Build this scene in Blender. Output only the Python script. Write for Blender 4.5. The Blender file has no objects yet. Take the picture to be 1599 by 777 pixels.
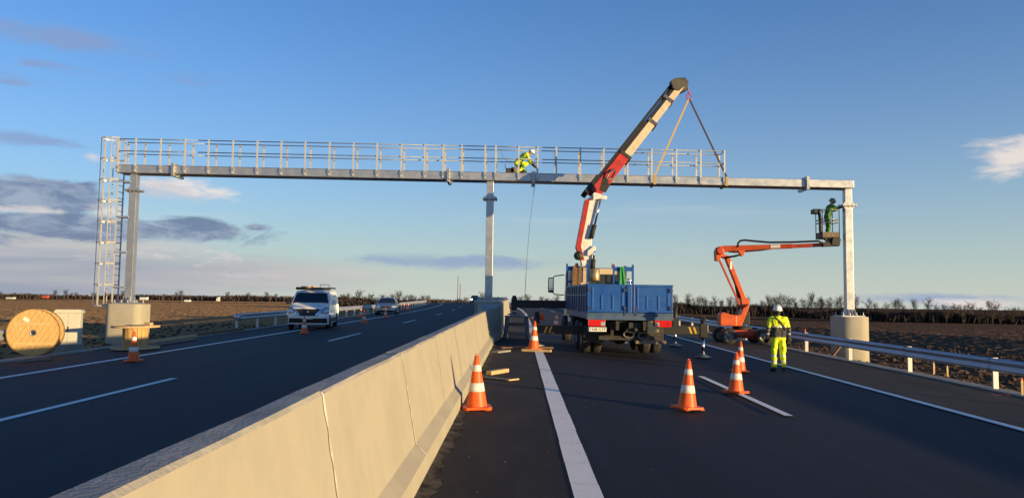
import bpy, bmesh, math, random
import numpy as np
from mathutils import Vector, Matrix, noise
R = math.radians
scene = bpy.context.scene
COL = scene.collection
V = Vector
# ------------------------------------------------------------------ camera
F, CX, CY, H = 1200.0, 799.5, 388.5, 1.65
CAM_M = Matrix.Translation((0, 0, H)) @ Matrix.Rotation(0.0104, 4, 'Z') @ Matrix.Rotation(math.pi/2 + 0.0703, 4, 'X') @ Matrix.Rotation(0.0135, 4, 'Z')
cd = bpy.data.cameras.new('camera'); cam = bpy.data.objects.new('camera', cd); COL.objects.link(cam)
cam.matrix_world = CAM_M
cd.sensor_width = 36; cd.lens = 36*F/1599; cd.clip_start = 0.05; cd.clip_end = 20000
scene.camera = cam
# ------------------------------------------------------------------ light
SUN_AZ, SUN_EL = 55.0, 3.8          # degrees: right of straight-behind, above the horizon
sdir = V((math.sin(R(SUN_AZ))*math.cos(R(SUN_EL)), -math.cos(R(SUN_AZ))*math.cos(R(SUN_EL)), math.sin(R(SUN_EL))))
ld = bpy.data.lights.new('sun', 'SUN'); ld.energy = 4.0; ld.angle = R(0.55); ld.color = (1.0, 0.715, 0.335)
sun = bpy.data.objects.new('sun', ld); COL.objects.link(sun)
sun.rotation_euler = sdir.to_track_quat('Z', 'Y').to_euler()
scene.view_settings.view_transform = 'Standard'; scene.view_settings.look = 'None'
scene.view_settings.gamma = 1.0; scene.view_settings.use_curve_mapping = False
scene.view_settings.exposure = 0.98
# ------------------------------------------------------------------ sky
w = bpy.data.worlds.new('World'); scene.world = w; w.use_nodes = True
nt = w.node_tree; N = nt.nodes; L = nt.links; N.clear()
def nd(t, **k):
    n = N.new(t)
    for a, b in k.items(): setattr(n, a, b)
    return n
def put(s, v):
    if hasattr(v, 'links') or isinstance(v, bpy.types.NodeSocket): L.new(v, s)
    else: s.default_value = v
def mth(op, a, b=0.0, c=0.0, clamp=False):
    n = nd('ShaderNodeMath', operation=op, use_clamp=clamp)
    put(n.inputs[0], a); put(n.inputs[1], b); put(n.inputs[2], c); return n.outputs[0]
sky = nd('ShaderNodeTexSky', sky_type='NISHITA', sun_disc=False)
sky.sun_elevation = R(SUN_EL); sky.sun_rotation = math.atan2(sdir.x, sdir.y)
sky.air_density = 1.0; sky.dust_density = 0.4; sky.ozone_density = 4.2; sky.altitude = 100
SKY_STRENGTH = 0.15
tc = nd('ShaderNodeTexCoord'); sx = nd('ShaderNodeSeparateXYZ'); L.new(tc.outputs['Generated'], sx.inputs[0])
# cloud field in azimuth / elevation (radians), one unit = 1200 of the units the list below uses
az = mth('ARCTAN2', sx.outputs[0], sx.outputs[1]); el = mth('ARCSINE', sx.outputs[2])
cv = nd('ShaderNodeCombineXYZ'); put(cv.inputs[0], mth('MULTIPLY', az, 1200.0)); put(cv.inputs[1], mth('MULTIPLY', el, 1200.0))
cvec = cv.outputs[0]
def noise_n(scale_x, scale_y, detail, rough, seed, dist=0.0):
    m = nd('ShaderNodeMapping'); L.new(cvec, m.inputs[0]); m.inputs['Location'].default_value = (seed, seed*0.7, seed*1.3); m.inputs['Scale'].default_value = (scale_x, scale_y, 1)
    n = nd('ShaderNodeTexNoise'); L.new(m.outputs[0], n.inputs['Vector']); n.inputs['Scale'].default_value = 1; n.inputs['Detail'].default_value = detail; n.inputs['Roughness'].default_value = rough; n.inputs['Distortion'].default_value = dist
    return n.outputs[0]
n1 = noise_n(1/110, 1/38, 6, 0.62, 3.1, 0.5); n2 = noise_n(1/60, 1/20, 6, 0.65, 11.7, 0.4); n3 = noise_n(1/520, 1/46, 5, 0.55, 23.3, 0.3)
def px2ae(px, py):
    d = CAM_M.to_3x3() @ V(((px-CX)/F, -(py-CY)/F, -1)); d.normalize()
    return math.atan2(d.x, d.y)*1200, math.asin(d.z)*1200
def blobs(lst):
    out = None
    for px, py, rx, ry, amp in lst:
        a, e = px2ae(px, py)
        s = nd('ShaderNodeVectorMath', operation='SUBTRACT'); L.new(cvec, s.inputs[0]); s.inputs[1].default_value = (a, e, 0)
        m = nd('ShaderNodeVectorMath', operation='MULTIPLY'); L.new(s.outputs[0], m.inputs[0]); m.inputs[1].default_value = (1/rx, 1/ry, 0)
        l = nd('ShaderNodeVectorMath', operation='LENGTH'); L.new(m.outputs[0], l.inputs[0])
        v = mth('MULTIPLY', mth('SUBTRACT', 1.0, l.outputs['Value']), amp)
        out = v if out is None else mth('MAXIMUM', out, v)
    return out
def ramp(v, lo, hi):
    m = nd('ShaderNodeMapRange', interpolation_type='SMOOTHSTEP'); put(m.inputs['Value'], v); m.inputs['From Min'].default_value = lo; m.inputs['From Max'].default_value = hi
    return m.outputs[0]
dark = blobs([(15, 301, 150, 31, 1.3), (70, 310, 100, 20, 1.2), (-150, 296, 150, 36, 1.3), (110, 353, 270, 23, 1.3), (300, 357, 105, 21, 1.25), (-200, 350, 220, 30, 1.3), (393, 354, 30, 9, 0.85)])
dark = ramp(mth('ADD', dark, mth('MULTIPLY', mth('SUBTRACT', n1, 0.5), 1.9)), 0.10, 0.55)
faint = blobs([(105, 62, 170, 26, 0.8), (60, 100, 120, 14, 0.6), (40, 216, 90, 14, 0.75), (290, 125, 60, 16, 0.45), (15, 128, 40, 10, 0.7), (700, 408, 220, 18, 0.75), (1440, 468, 200, 12, 0.6), (-200, 90, 220, 40, 0.8)])
faint = mth('MULTIPLY', ramp(mth('ADD', faint, mth('MULTIPLY', mth('SUBTRACT', n1, 0.5), 1.7)), 0.08, 0.70), 0.72)
low = blobs([(-60, 424, 480, 74, 1.25), (330, 428, 300, 46, 0.75), (-500, 415, 500, 80, 1.2)])
low = mth('MULTIPLY', ramp(mth('ADD', low, mth('MULTIPLY', mth('SUBTRACT', n3, 0.5), 1.3)), 0.0, 0.7), 0.82)
bright = blobs([(272, 292, 80, 22, 1), (335, 300, 60, 14, 0.8), (40, 328, 80, 8, 0.75), (172, 328, 45, 18, 0.7), (1582, 248, 66, 42, 0.8), (1650, 235, 60, 50, 0.8), (1530, 474, 90, 12, 0.7), (145, 246, 24, 9, 0.7), (250, 398, 150, 14, 0.42), (390, 430, 110, 8, 0.42)])
bright = ramp(mth('ADD', bright, mth('MULTIPLY', mth('SUBTRACT', n2, 0.5), 1.7)), 0.08, 0.75)
wide = mth('MULTIPLY', ramp(mth('ADD', n3, mth('MULTIPLY', mth('ABSOLUTE', mth('SUBTRACT', el, 0.10)), -2.2)), 0.50, 0.68), 0.16)
def mixc(f, a, b):
    n = nd('ShaderNodeMix', data_type='RGBA'); put(n.inputs[0], f); put(n.inputs[6], a); put(n.inputs[7], b); return n.outputs[2]
K = 1/SKY_STRENGTH
def cc(r, g, b): return (r*K, g*K, b*K, 1)
wb = nd('ShaderNodeMix', data_type='RGBA', blend_type='MULTIPLY'); wb.inputs[0].default_value = 1
L.new(sky.outputs[0], wb.inputs[6]); wb.inputs[7].default_value = (1.02, 1.10, 1.22, 1)     # white balance of the whole sky
c = wb.outputs[2]
hz = mth('MULTIPLY', mth('POWER', 2.718, mth('MULTIPLY', mth('MAXIMUM', el, 0.0), -6.6)), 0.80)   # pale air low over the horizon, all round
c = mixc(hz, c, cc(0.335, 0.365, 0.345))
c = mixc(wide, c, cc(0.36, 0.37, 0.38))
lcol = mixc(ramp(n3, 0.34, 0.70), cc(0.140, 0.158, 0.222), cc(0.300, 0.278, 0.272))
c = mixc(low, c, lcol)
c = mixc(faint, c, cc(0.13, 0.175, 0.29))
dcol = mixc(ramp(n2, 0.36, 0.66), cc(0.078, 0.108, 0.178), cc(0.175, 0.205, 0.265))
c = mixc(mth('MULTIPLY', dark, 0.90), c, dcol)
bcol = mixc(ramp(n1, 0.40, 0.62), cc(0.32, 0.30, 0.32), cc(0.47, 0.41, 0.36))
c = mixc(mth('MULTIPLY', bright, 0.80), c, bcol)
bg = nd('ShaderNodeBackground'); put(bg.inputs[0], c); bg.inputs[1].default_value = SKY_STRENGTH
wo = nd('ShaderNodeOutputWorld'); L.new(bg.outputs[0], wo.inputs[0])
# ------------------------------------------------------------------ helpers
def P(px, py, y):
    """World point at depth plane Y=y along the sight line through a photograph position (used to measure sizes at real distances)."""
    o = CAM_M.translation; d = CAM_M.to_3x3() @ V(((px-CX)/F, -(py-CY)/F, -1)); return o + d*((y-o.y)/d.y)
def sstep(a, b, x):
    t = max(0.0, min(1.0, (x-a)/(b-a))); return t*t*(3-2*t)
def curve(y): return 0.0 if y < 60 else -((y-60)**2)/1800.0
def rise(y):
    if y < 100: return 0.0108*y
    if y < 240: t = (y-100)/140; return 1.08 + 0.0108*140*(t - 0.65*t*t)
    return 1.08 + 0.0108*140*0.35 - 0.0032*(min(y, 600)-240)
def gz(xr, y):
    """Road surface height; xr is the distance right of the camera line measured across the road."""
    return rise(y) + (-0.0395*xr if xr > 0 else 0.018*xr)
def G(xr, y): return V((xr+curve(y), y, gz(xr, y)))
MATS = {}
def mat(name, col, rough=0.6, metal=0.0, col2=None, scale=4.0, bump=0.0, bscale=None, spec=0.5, coat=0.0, detail=6, stretch=(1, 1, 1), lo=0.35, hi=0.65, rvar=0.0, speck=None, dist=0.02, em=None):
    m = bpy.data.materials.new(name); m.use_nodes = True; MATS[name] = m
    t = m.node_tree; b = t.nodes['Principled BSDF']; Lk = t.links.new
    b.inputs['Base Color'].default_value = (*col, 1); b.inputs['Roughness'].default_value = rough; b.inputs['Metallic'].default_value = metal
    b.inputs['Specular IOR Level'].default_value = spec; b.inputs['Coat Weight'].default_value = coat; b.inputs['Coat Roughness'].default_value = 0.08
    if em: b.inputs['Emission Color'].default_value = (*col, 1); b.inputs['Emission Strength'].default_value = em
    if col2 is None and not bump: return m
    tcn = t.nodes.new('ShaderNodeTexCoord'); mp = t.nodes.new('ShaderNodeMapping'); mp.inputs['Scale'].default_value = stretch; Lk(tcn.outputs['Object'], mp.inputs[0])
    n = t.nodes.new('ShaderNodeTexNoise'); Lk(mp.outputs[0], n.inputs['Vector']); n.inputs['Scale'].default_value = scale; n.inputs['Detail'].default_value = detail; n.inputs['Roughness'].default_value = 0.62
    out = None
    if col2:
        r = t.nodes.new('ShaderNodeMapRange'); r.interpolation_type = 'SMOOTHSTEP'; Lk(n.outputs[0], r.inputs[0]); r.inputs[1].default_value = lo; r.inputs[2].default_value = hi
        x = t.nodes.new('ShaderNodeMix'); x.data_type = 'RGBA'; Lk(r.outputs[0], x.inputs[0]); x.inputs[6].default_value = (*col, 1); x.inputs[7].default_value = (*col2, 1); out = x.outputs[2]
        if rvar:
            q = t.nodes.new('ShaderNodeMapRange'); Lk(n.outputs[0], q.inputs[0]); q.inputs[1].default_value = 0.3; q.inputs[2].default_value = 0.7; q.inputs[3].default_value = rough-rvar; q.inputs[4].default_value = rough+rvar; Lk(q.outputs[0], b.inputs['Roughness'])
    if speck:
        n3 = t.nodes.new('ShaderNodeTexNoise'); Lk(tcn.outputs['Object'], n3.inputs['Vector']); n3.inputs['Scale'].default_value = speck[1]; n3.inputs['Detail'].default_value = 3
        r3 = t.nodes.new('ShaderNodeMapRange'); Lk(n3.outputs[0], r3.inputs[0]); r3.inputs[1].default_value = speck[2]; r3.inputs[2].default_value = speck[2]+0.06
        x3 = t.nodes.new('ShaderNodeMix'); x3.data_type = 'RGBA'; Lk(r3.outputs[0], x3.inputs[0])
        if out: Lk(out, x3.inputs[6])
        else: x3.inputs[6].default_value = (*col, 1)
        x3.inputs[7].default_value = (*speck[0], 1); out = x3.outputs[2]
    if out: Lk(out, b.inputs['Base Color'])
    if bump:
        n2 = t.nodes.new('ShaderNodeTexNoise'); Lk(mp.outputs[0], n2.inputs['Vector']); n2.inputs['Scale'].default_value = bscale or scale*4; n2.inputs['Detail'].default_value = 5
        bp = t.nodes.new('ShaderNodeBump'); Lk(n2.outputs[0], bp.inputs['Height']); bp.inputs['Strength'].default_value = bump; bp.inputs['Distance'].default_value = dist; Lk(bp.outputs[0], b.inputs['Normal'])
    return m
def rough_normals(name, scale, amt):
    """clods too small and far for geometry: random facet tilts, the same at every distance"""
    t = MATS[name].node_tree; b = t.nodes['Principled BSDF']; tcn = t.nodes.new('ShaderNodeTexCoord'); n = t.nodes.new('ShaderNodeTexNoise'); t.links.new(tcn.outputs['Object'], n.inputs['Vector'])
    n.inputs['Scale'].default_value = scale; n.inputs['Detail'].default_value = 3; n.inputs['Roughness'].default_value = 0.7
    s_ = t.nodes.new('ShaderNodeVectorMath'); s_.operation = 'SUBTRACT'; t.links.new(n.outputs['Color'], s_.inputs[0]); s_.inputs[1].default_value = (0.5, 0.5, 0.5)
    k = t.nodes.new('ShaderNodeVectorMath'); k.operation = 'MULTIPLY'; t.links.new(s_.outputs[0], k.inputs[0]); k.inputs[1].default_value = (amt, amt, 0)
    g = t.nodes.new('ShaderNodeNewGeometry'); a = t.nodes.new('ShaderNodeVectorMath'); a.operation = 'ADD'; t.links.new(g.outputs['Normal'], a.inputs[0]); t.links.new(k.outputs[0], a.inputs[1])
    z = t.nodes.new('ShaderNodeVectorMath'); z.operation = 'NORMALIZE'; t.links.new(a.outputs[0], z.inputs[0]); t.links.new(z.outputs[0], b.inputs['Normal']); MATS[name].cycles.use_bump_map_correction = False
class MB:
    """Collects shapes and links them as ONE mesh object."""
    def __init__(s): s.v = []; s.f = []; s.mi = []; s.cur = 0; s.sm = []
    def add(s, vs, fs, M=None, smooth=False):
        k = len(s.v)
        s.v += [(M @ V(p)) if M else V(p) for p in vs]; s.f += [tuple(i+k for i in f) for f in fs]; s.mi += [s.cur]*len(fs); s.sm += [smooth]*len(fs); return s
    def box(s, c, d, M=None):
        x, y, z = c; a, b, e = d[0]/2, d[1]/2, d[2]/2
        vs = [(x+i*a, y+j*b, z+k*e) for k in (-1, 1) for j in (-1, 1) for i in (-1, 1)]
        return s.add(vs, [(0, 2, 3, 1), (4, 5, 7, 6), (0, 1, 5, 4), (2, 6, 7, 3), (1, 3, 7, 5), (0, 4, 6, 2)], M)
    def beam(s, p, q, wd, ht, up=(0, 0, 1), wd2=None, ht2=None):
        """box along p->q; ht along 'up', wd across"""
        p = V(p); q = V(q); d = (q-p).normalized(); u = V(up); u = (u-d*u.dot(d)); 
        if u.length < 1e-5: u = V((1, 0, 0)); u = u-d*u.dot(d)
        u.normalize(); r = d.cross(u); vs = []
        for o, ww, hh in ((p, wd, ht), (q, wd2 or wd, ht2 or ht)):
            for i, j in ((-1, -1), (1, -1), (1, 1), (-1, 1)): vs.append(o+r*(i*ww/2)+u*(j*hh/2))
        return s.add(vs, [(3, 2, 1, 0), (4, 5, 6, 7), (0, 1, 5, 4), (1, 2, 6, 5), (2, 3, 7, 6), (3, 0, 4, 7)])
    def tube(s, pts, r, n=8, cap=True, smooth=True):
        pts = [V(p) for p in pts]; rs = r if isinstance(r, (list, tuple)) else [r]*len(pts); vs = []; fs = []; pu = None
        for i, p in enumerate(pts):
            d = (pts[min(i+1, len(pts)-1)]-pts[max(i-1, 0)]).normalized()
            u = (pu if pu else (V((0, 0, 1)) if abs(d.z) < 0.9 else V((1, 0, 0)))); u = (u-d*u.dot(d)).normalized(); pu = u; x = d.cross(u)
            for k in range(n): a = 2*math.pi*k/n; vs.append(p+(u*math.cos(a)+x*math.sin(a))*rs[i])
        for i in range(len(pts)-1):
            for k in range(n): a = i*n+k; b = i*n+(k+1) % n; fs.append((a, a+n, b+n, b))
        s.add(vs, fs, None, smooth)
        if cap:
            k0 = len(s.v)-len(vs); s.f += [tuple(k0+k for k in range(n)), tuple(k0+len(vs)-1-k for k in range(n))]; s.mi += [s.cur]*2; s.sm += [False]*2
        return s
    def lathe(s, prof, n=24, M=None, smooth=True, cap=True):
        vs = []; fs = []
        for r, z in prof:
            for k in range(n): a = 2*math.pi*k/n; vs.append((r*math.cos(a), r*math.sin(a), z))
        for i in range(len(prof)-1):
            for k in range(n): a = i*n+k; b = i*n+(k+1) % n; fs.append((a, b, b+n, a+n))
        if cap: fs += [tuple(range(n-1, -1, -1)), tuple(range((len(prof)-1)*n, len(prof)*n))]
        return s.add(vs, fs, M, smooth)
    def prism(s, poly, h, M=None):
        """polygon in local XY, extruded 0..h along local Z"""
        n = len(poly); vs = [(x, y, 0) for x, y in poly]+[(x, y, h) for x, y in poly]
        return s.add(vs, [tuple(range(n-1, -1, -1)), tuple(range(n, 2*n))]+[(i, (i+1) % n, n+(i+1) % n, n+i) for i in range(n)], M)
    def grid(s, rows, smooth=True, M=None, flip=False):
        n = len(rows[0]); vs = [p for r in rows for p in r]
        fs = [(i*n+j, i*n+j+1, (i+1)*n+j+1, (i+1)*n+j) for i in range(len(rows)-1) for j in range(n-1)]
        if flip: fs = [f[::-1] for f in fs]
        return s.add(vs, fs, M, smooth)
    def mesh(s, name, ms, inv=None):
        me = bpy.data.meshes.new(name); me.from_pydata([tuple(inv @ p) if inv else tuple(p) for p in s.v], [], s.f)
        for m in (ms if isinstance(ms, (list, tuple)) else [ms]): me.materials.append(MATS[m])
        me.polygons.foreach_set('material_index', s.mi); me.polygons.foreach_set('use_smooth', s.sm); me.update(); return me
    def build(s, name, ms, parent=None, world=False, bevel=0, wn=False):
        """world=True: the shapes are given in world coordinates although the object has a parent"""
        inv = parent['_m'] if False else None
        if world and parent is not None: inv = WM[parent.name].inverted()
        o = bpy.data.objects.new(name, s.mesh(name, ms, inv)); COL.objects.link(o)
        if parent is not None: o.parent = parent; WM[o.name] = WM[parent.name].copy()
        else: WM[o.name] = Matrix.Identity(4)
        if bevel:
            b = o.modifiers.new('bevel', 'BEVEL'); b.width = bevel; b.segments = 2; b.limit_method = 'ANGLE'; b.angle_limit = R(40); b.harden_normals = False
        return o
WM = {}
def tag(o, label=None, cat=None, group=None, kind=None):
    for k, v in (('label', label), ('category', cat), ('group', group), ('kind', kind)):
        if v: o[k] = v
    return o
def thing(name, label, cat, loc=(0, 0, 0), rz=0.0, group=None, rx=0.0):
    o = bpy.data.objects.new(name, None); COL.objects.link(o); o.empty_display_size = 0.2
    o.location = loc; o.rotation_euler = (rx, 0, rz)
    WM[o.name] = Matrix.Translation(loc) @ Matrix.Rotation(rz, 4, 'Z') @ Matrix.Rotation(rx, 4, 'X')
    return tag(o, label, cat, group)
KM = {}
def kidmap(root):
    if root.name not in KM:
        d = {}
        for x in COL.objects:
            if x.parent: d.setdefault(x.parent.name, []).append(x)
        KM[root.name] = d
    return KM[root.name]
def copy_tree(root, loc=None, rz=None, label=None, group=None, scale=None):
    def rec(o, par):
        c = o.copy(); COL.objects.link(c)
        if par: c.parent = par
        for ch in ALL.get(o.name, ()): rec(ch, c)
        return c
    ALL = kidmap(root)
    r = rec(root, None)
    if loc is not None: r.location = loc
    if rz is not None: r.rotation_euler = (r.rotation_euler.x, r.rotation_euler.y, rz)
    if scale is not None: r.scale = (scale,)*3 if not isinstance(scale, tuple) else scale
    if label: r['label'] = label
    if group: r['group'] = group
    return r
def share(o, parent, M):
    """another object with the same mesh, under parent at matrix M"""
    c = o.copy(); COL.objects.link(c); c.parent = parent; c.matrix_parent_inverse = Matrix.Identity(4); c.matrix_basis = M; return c
def AX(axis_from, to):
    return V(axis_from).rotation_difference(V(to)).to_matrix().to_4x4()
# ------------------------------------------------------------------ materials
mat('soil_ploughed_backlit', (0.085, 0.053, 0.034), 0.95, col2=(0.125, 0.078, 0.050), scale=0.9, bump=1.0, bscale=1.6, spec=0.05, dist=0.5, detail=8)  # right field: tone also darkened for the clods' shadow sides, painted in
mat('soil_dry_sunlit', (0.27, 0.160, 0.078), 0.95, col2=(0.34, 0.212, 0.110), scale=0.9, bump=1.0, bscale=1.3, spec=0.05, dist=1.6, detail=8)  # left field: tone also raised for the clods' sunlit sides, painted in
rough_normals('soil_ploughed_backlit', 2.4, 5.0); rough_normals('soil_dry_sunlit', 2.4, 11.0)
mat('clod', (0.075, 0.047, 0.030), 0.95, col2=(0.125, 0.082, 0.052), scale=3, bump=0.6, bscale=20, spec=0.1)
mat('asphalt', (0.0074, 0.0088, 0.0160), 0.78, col2=(0.0165, 0.0180, 0.0265), scale=1.3, lo=0.32, hi=0.75, bump=0.35, bscale=90, spec=0.26, stretch=(1, 0.06, 1), dist=0.006, speck=((0.026, 0.026, 0.027), 160, 0.66))
mat('asphalt_dusty', (0.022, 0.0185, 0.0165), 0.85, col2=(0.042, 0.034, 0.027), scale=1.3, bump=0.4, bscale=90, spec=0.3, stretch=(1.2, 0.35, 1), dist=0.006, lo=0.42, hi=0.70, speck=((0.07, 0.062, 0.056), 120, 0.66))
mat('dust', (0.030, 0.026, 0.022), 0.95, col2=(0.11, 0.097, 0.080), scale=5, bump=0.5, bscale=40, spec=0.1)
mat('paint_white', (0.84, 0.81, 0.75), 0.75, col2=(0.70, 0.67, 0.61), scale=3, bump=0.3, bscale=110, spec=0.3, dist=0.004, lo=0.45, hi=0.8, speck=((0.25, 0.24, 0.23), 60, 0.66))
mat('concrete', (0.375, 0.345, 0.275), 0.88, col2=(0.340, 0.312, 0.247), scale=2.3, stretch=(1, 1, 0.8), bump=0.15, bscale=35, spec=0.25, dist=0.01, detail=9, speck=((0.27, 0.25, 0.21), 26, 0.70))
mat('concrete_top', (0.38, 0.36, 0.32), 0.9, col2=(0.27, 0.26, 0.235), scale=2.5, bump=0.5, bscale=50, spec=0.2, dist=0.012, detail=9)
mat('concrete_slope_shade', (0.345, 0.317, 0.257), 0.85, col2=(0.30, 0.275, 0.225), scale=2.0, bump=0.2, bscale=40, spec=0.25, dist=0.01)  # sloped knee faces: weaker low-sun light painted in as a darker concrete
mat('efflorescence', (0.62, 0.60, 0.54), 0.9, col2=(0.42, 0.39, 0.33), scale=9, lo=0.45, hi=0.6)
mat('lip_concrete', (0.30, 0.29, 0.26), 0.9, col2=(0.22, 0.21, 0.19), scale=2.2, bump=0.3, bscale=40, spec=0.2)
mat('galv', (0.43, 0.445, 0.465), 0.44, 0.78, col2=(0.49, 0.50, 0.52), scale=3, bump=0.06, bscale=30, rvar=0.08, dist=0.004)
mat('galv_post', (0.50, 0.49, 0.47), 0.5, 0.35, col2=(0.58, 0.57, 0.55), scale=5)
mat('galv_rail', (0.34, 0.37, 0.42), 0.42, 0.5, col2=(0.42, 0.44, 0.48), scale=3, stretch=(1, 0.3, 1), rvar=0.08)
mat('galv_dark', (0.24, 0.25, 0.265), 0.5, 0.8, col2=(0.31, 0.32, 0.335), scale=9)
mat('zinc_bolt', (0.52, 0.47, 0.33), 0.45, 0.8)
mat('orange', (0.80, 0.125, 0.022), 0.45, col2=(0.64, 0.10, 0.02), scale=6, spec=0.35, speck=((0.30, 0.075, 0.03), 22, 0.66))
mat('cone_white', (0.78, 0.77, 0.75), 0.5, col2=(0.60, 0.59, 0.56), scale=9, spec=0.4, speck=((0.34, 0.30, 0.25), 26, 0.66))
mat('rubber', (0.022, 0.022, 0.023), 0.8, col2=(0.045, 0.042, 0.038), scale=8, bump=0.2, bscale=60)
mat('blue_paint', (0.003, 0.062, 0.30), 0.42, col2=(0.005, 0.078, 0.32), scale=3, spec=0.45, rvar=0.08, bump=0.05, bscale=20, speck=((0.02, 0.035, 0.07), 14, 0.68))
mat('blue_dark', (0.006, 0.022, 0.085), 0.5, col2=(0.012, 0.032, 0.10), scale=4)
mat('blue_grey', (0.028, 0.075, 0.17), 0.5, col2=(0.060, 0.095, 0.16), scale=5)
mat('chassis', (0.014, 0.0135, 0.013), 0.7, col2=(0.032, 0.027, 0.022), scale=6, bump=0.2, bscale=30)
mat('black', (0.007, 0.007, 0.008), 0.55, col2=(0.012, 0.0115, 0.011), scale=6)
mat('black_gloss', (0.010, 0.010, 0.011), 0.18)
mat('grease_metal', (0.28, 0.26, 0.24), 0.4, 0.7, col2=(0.10, 0.09, 0.08), scale=7)
mat('chrome', (0.75, 0.76, 0.78), 0.15, 1.0)
mat('crane_red', (0.44, 0.035, 0.022), 0.42, col2=(0.30, 0.028, 0.02), scale=4, spec=0.5, speck=((0.12, 0.03, 0.025), 12, 0.68))
mat('crane_white', (0.78, 0.76, 0.72), 0.4, col2=(0.62, 0.59, 0.54), scale=5, speck=((0.30, 0.26, 0.22), 14, 0.68))
mat('crane_cream', (0.56, 0.47, 0.32), 0.45, col2=(0.47, 0.39, 0.26), scale=4, speck=((0.20, 0.16, 0.11), 12, 0.68))
mat('brass', (0.50, 0.38, 0.19), 0.35, 0.6, col2=(0.40, 0.29, 0.15), scale=5)
mat('red_lens', (0.55, 0.012, 0.012), 0.15, coat=0.6)
mat('amber_lens', (0.75, 0.25, 0.02), 0.2, coat=0.6)
mat('plate_white', (0.72, 0.72, 0.66), 0.4)
mat('plate_ink', (0.02, 0.02, 0.025), 0.5)
mat('plate_blue', (0.02, 0.06, 0.35), 0.4)
mat('yellow_mark', (0.55, 0.33, 0.03), 0.45)
mat('wood', (0.20, 0.108, 0.048), 0.75, col2=(0.13, 0.07, 0.032), scale=3, stretch=(1, 14, 1), bump=0.2, bscale=12)
mat('wood_pale', (0.56, 0.40, 0.20), 0.75, col2=(0.44, 0.29, 0.14), scale=4, stretch=(1, 10, 1), bump=0.2, bscale=14)
mat('wood_drum', (0.53, 0.345, 0.135), 0.7, col2=(0.43, 0.265, 0.095), scale=2.5, stretch=(9, 1, 1), bump=0.15, bscale=10)
mat('wood_old', (0.22, 0.165, 0.12), 0.85, col2=(0.14, 0.105, 0.08), scale=4, stretch=(8, 1, 1), bump=0.2, bscale=14)
mat('paper', (0.72, 0.68, 0.58), 0.8)
mat('cabinet', (0.50, 0.48, 0.40), 0.6, col2=(0.45, 0.43, 0.36), scale=5)
mat('stand_paint', (0.16, 0.18, 0.20), 0.6, col2=(0.22, 0.23, 0.24), scale=5)
mat('van_white', (0.78, 0.78, 0.77), 0.3, coat=0.5, col2=(0.72, 0.715, 0.70), scale=2)
mat('car_silver', (0.17, 0.20, 0.24), 0.3, 0.6, coat=0.6)
mat('car_dark', (0.03, 0.032, 0.036), 0.3, 0.2, coat=0.6)
mat('glass', (0.012, 0.014, 0.018), 0.06, spec=0.8)
mat('lamp_glass', (0.55, 0.57, 0.60), 0.1, 0.4, coat=0.8)
mat('headlamp_on', (1.0, 0.95, 0.85), 0.3, em=14)
mat('trim_black', (0.018, 0.018, 0.019), 0.55)
mat('hivis', (0.72, 0.82, 0.02), 0.75, col2=(0.60, 0.72, 0.02), scale=9, bump=0.5, bscale=14, dist=0.03)
mat('hivis_green', (0.085, 0.26, 0.035), 0.8, col2=(0.06, 0.19, 0.03), scale=9, bump=0.5, bscale=14, dist=0.03)
mat('reflective', (0.50, 0.51, 0.50), 0.4, 0.2)
mat('navy_cloth', (0.026, 0.027, 0.033), 0.75, col2=(0.055, 0.052, 0.05), scale=8, bump=0.6, bscale=12, dist=0.03)
mat('skin', (0.46, 0.26, 0.18), 0.55)
mat('helmet_white', (0.78, 0.78, 0.76), 0.3, coat=0.3)
mat('lift_orange', (0.60, 0.098, 0.018), 0.45, col2=(0.48, 0.075, 0.015), scale=4, spec=0.45)
mat('lift_red', (0.50, 0.055, 0.014), 0.42, col2=(0.40, 0.045, 0.012), scale=4, spec=0.45)
mat('rim_grey', (0.33, 0.32, 0.30), 0.5, 0.3, col2=(0.20, 0.18, 0.16), scale=8)
mat('sling_ochre', (0.42, 0.30, 0.10), 0.8)
mat('sling_dark', (0.055, 0.045, 0.060), 0.8)
mat('magenta', (0.45, 0.03, 0.12), 0.6)
mat('rope', (0.16, 0.16, 0.16), 0.8)
mat('bark', (0.035, 0.028, 0.023), 0.9, col2=(0.055, 0.044, 0.036), scale=5)
mat('twig', (0.042, 0.033, 0.026), 0.9, col2=(0.065, 0.050, 0.040), scale=0.6)
mat('dark_scrub', (0.016, 0.013, 0.012), 0.95, col2=(0.028, 0.022, 0.018), scale=0.3)
mat('bush_twig', (0.042, 0.031, 0.025), 0.9, col2=(0.070, 0.050, 0.038), scale=0.3)
mat('green_strap', (0.03, 0.36, 0.07), 0.7)
mat('stake_red', (0.70, 0.10, 0.05), 0.6)
mat('mark_pink', (0.60, 0.09, 0.08), 0.8)
mat('far_white', (0.60, 0.60, 0.58), 0.7)
mat('far_red', (0.40, 0.07, 0.05), 0.7)
mat('pole_grey', (0.20, 0.20, 0.21), 0.6)
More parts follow.
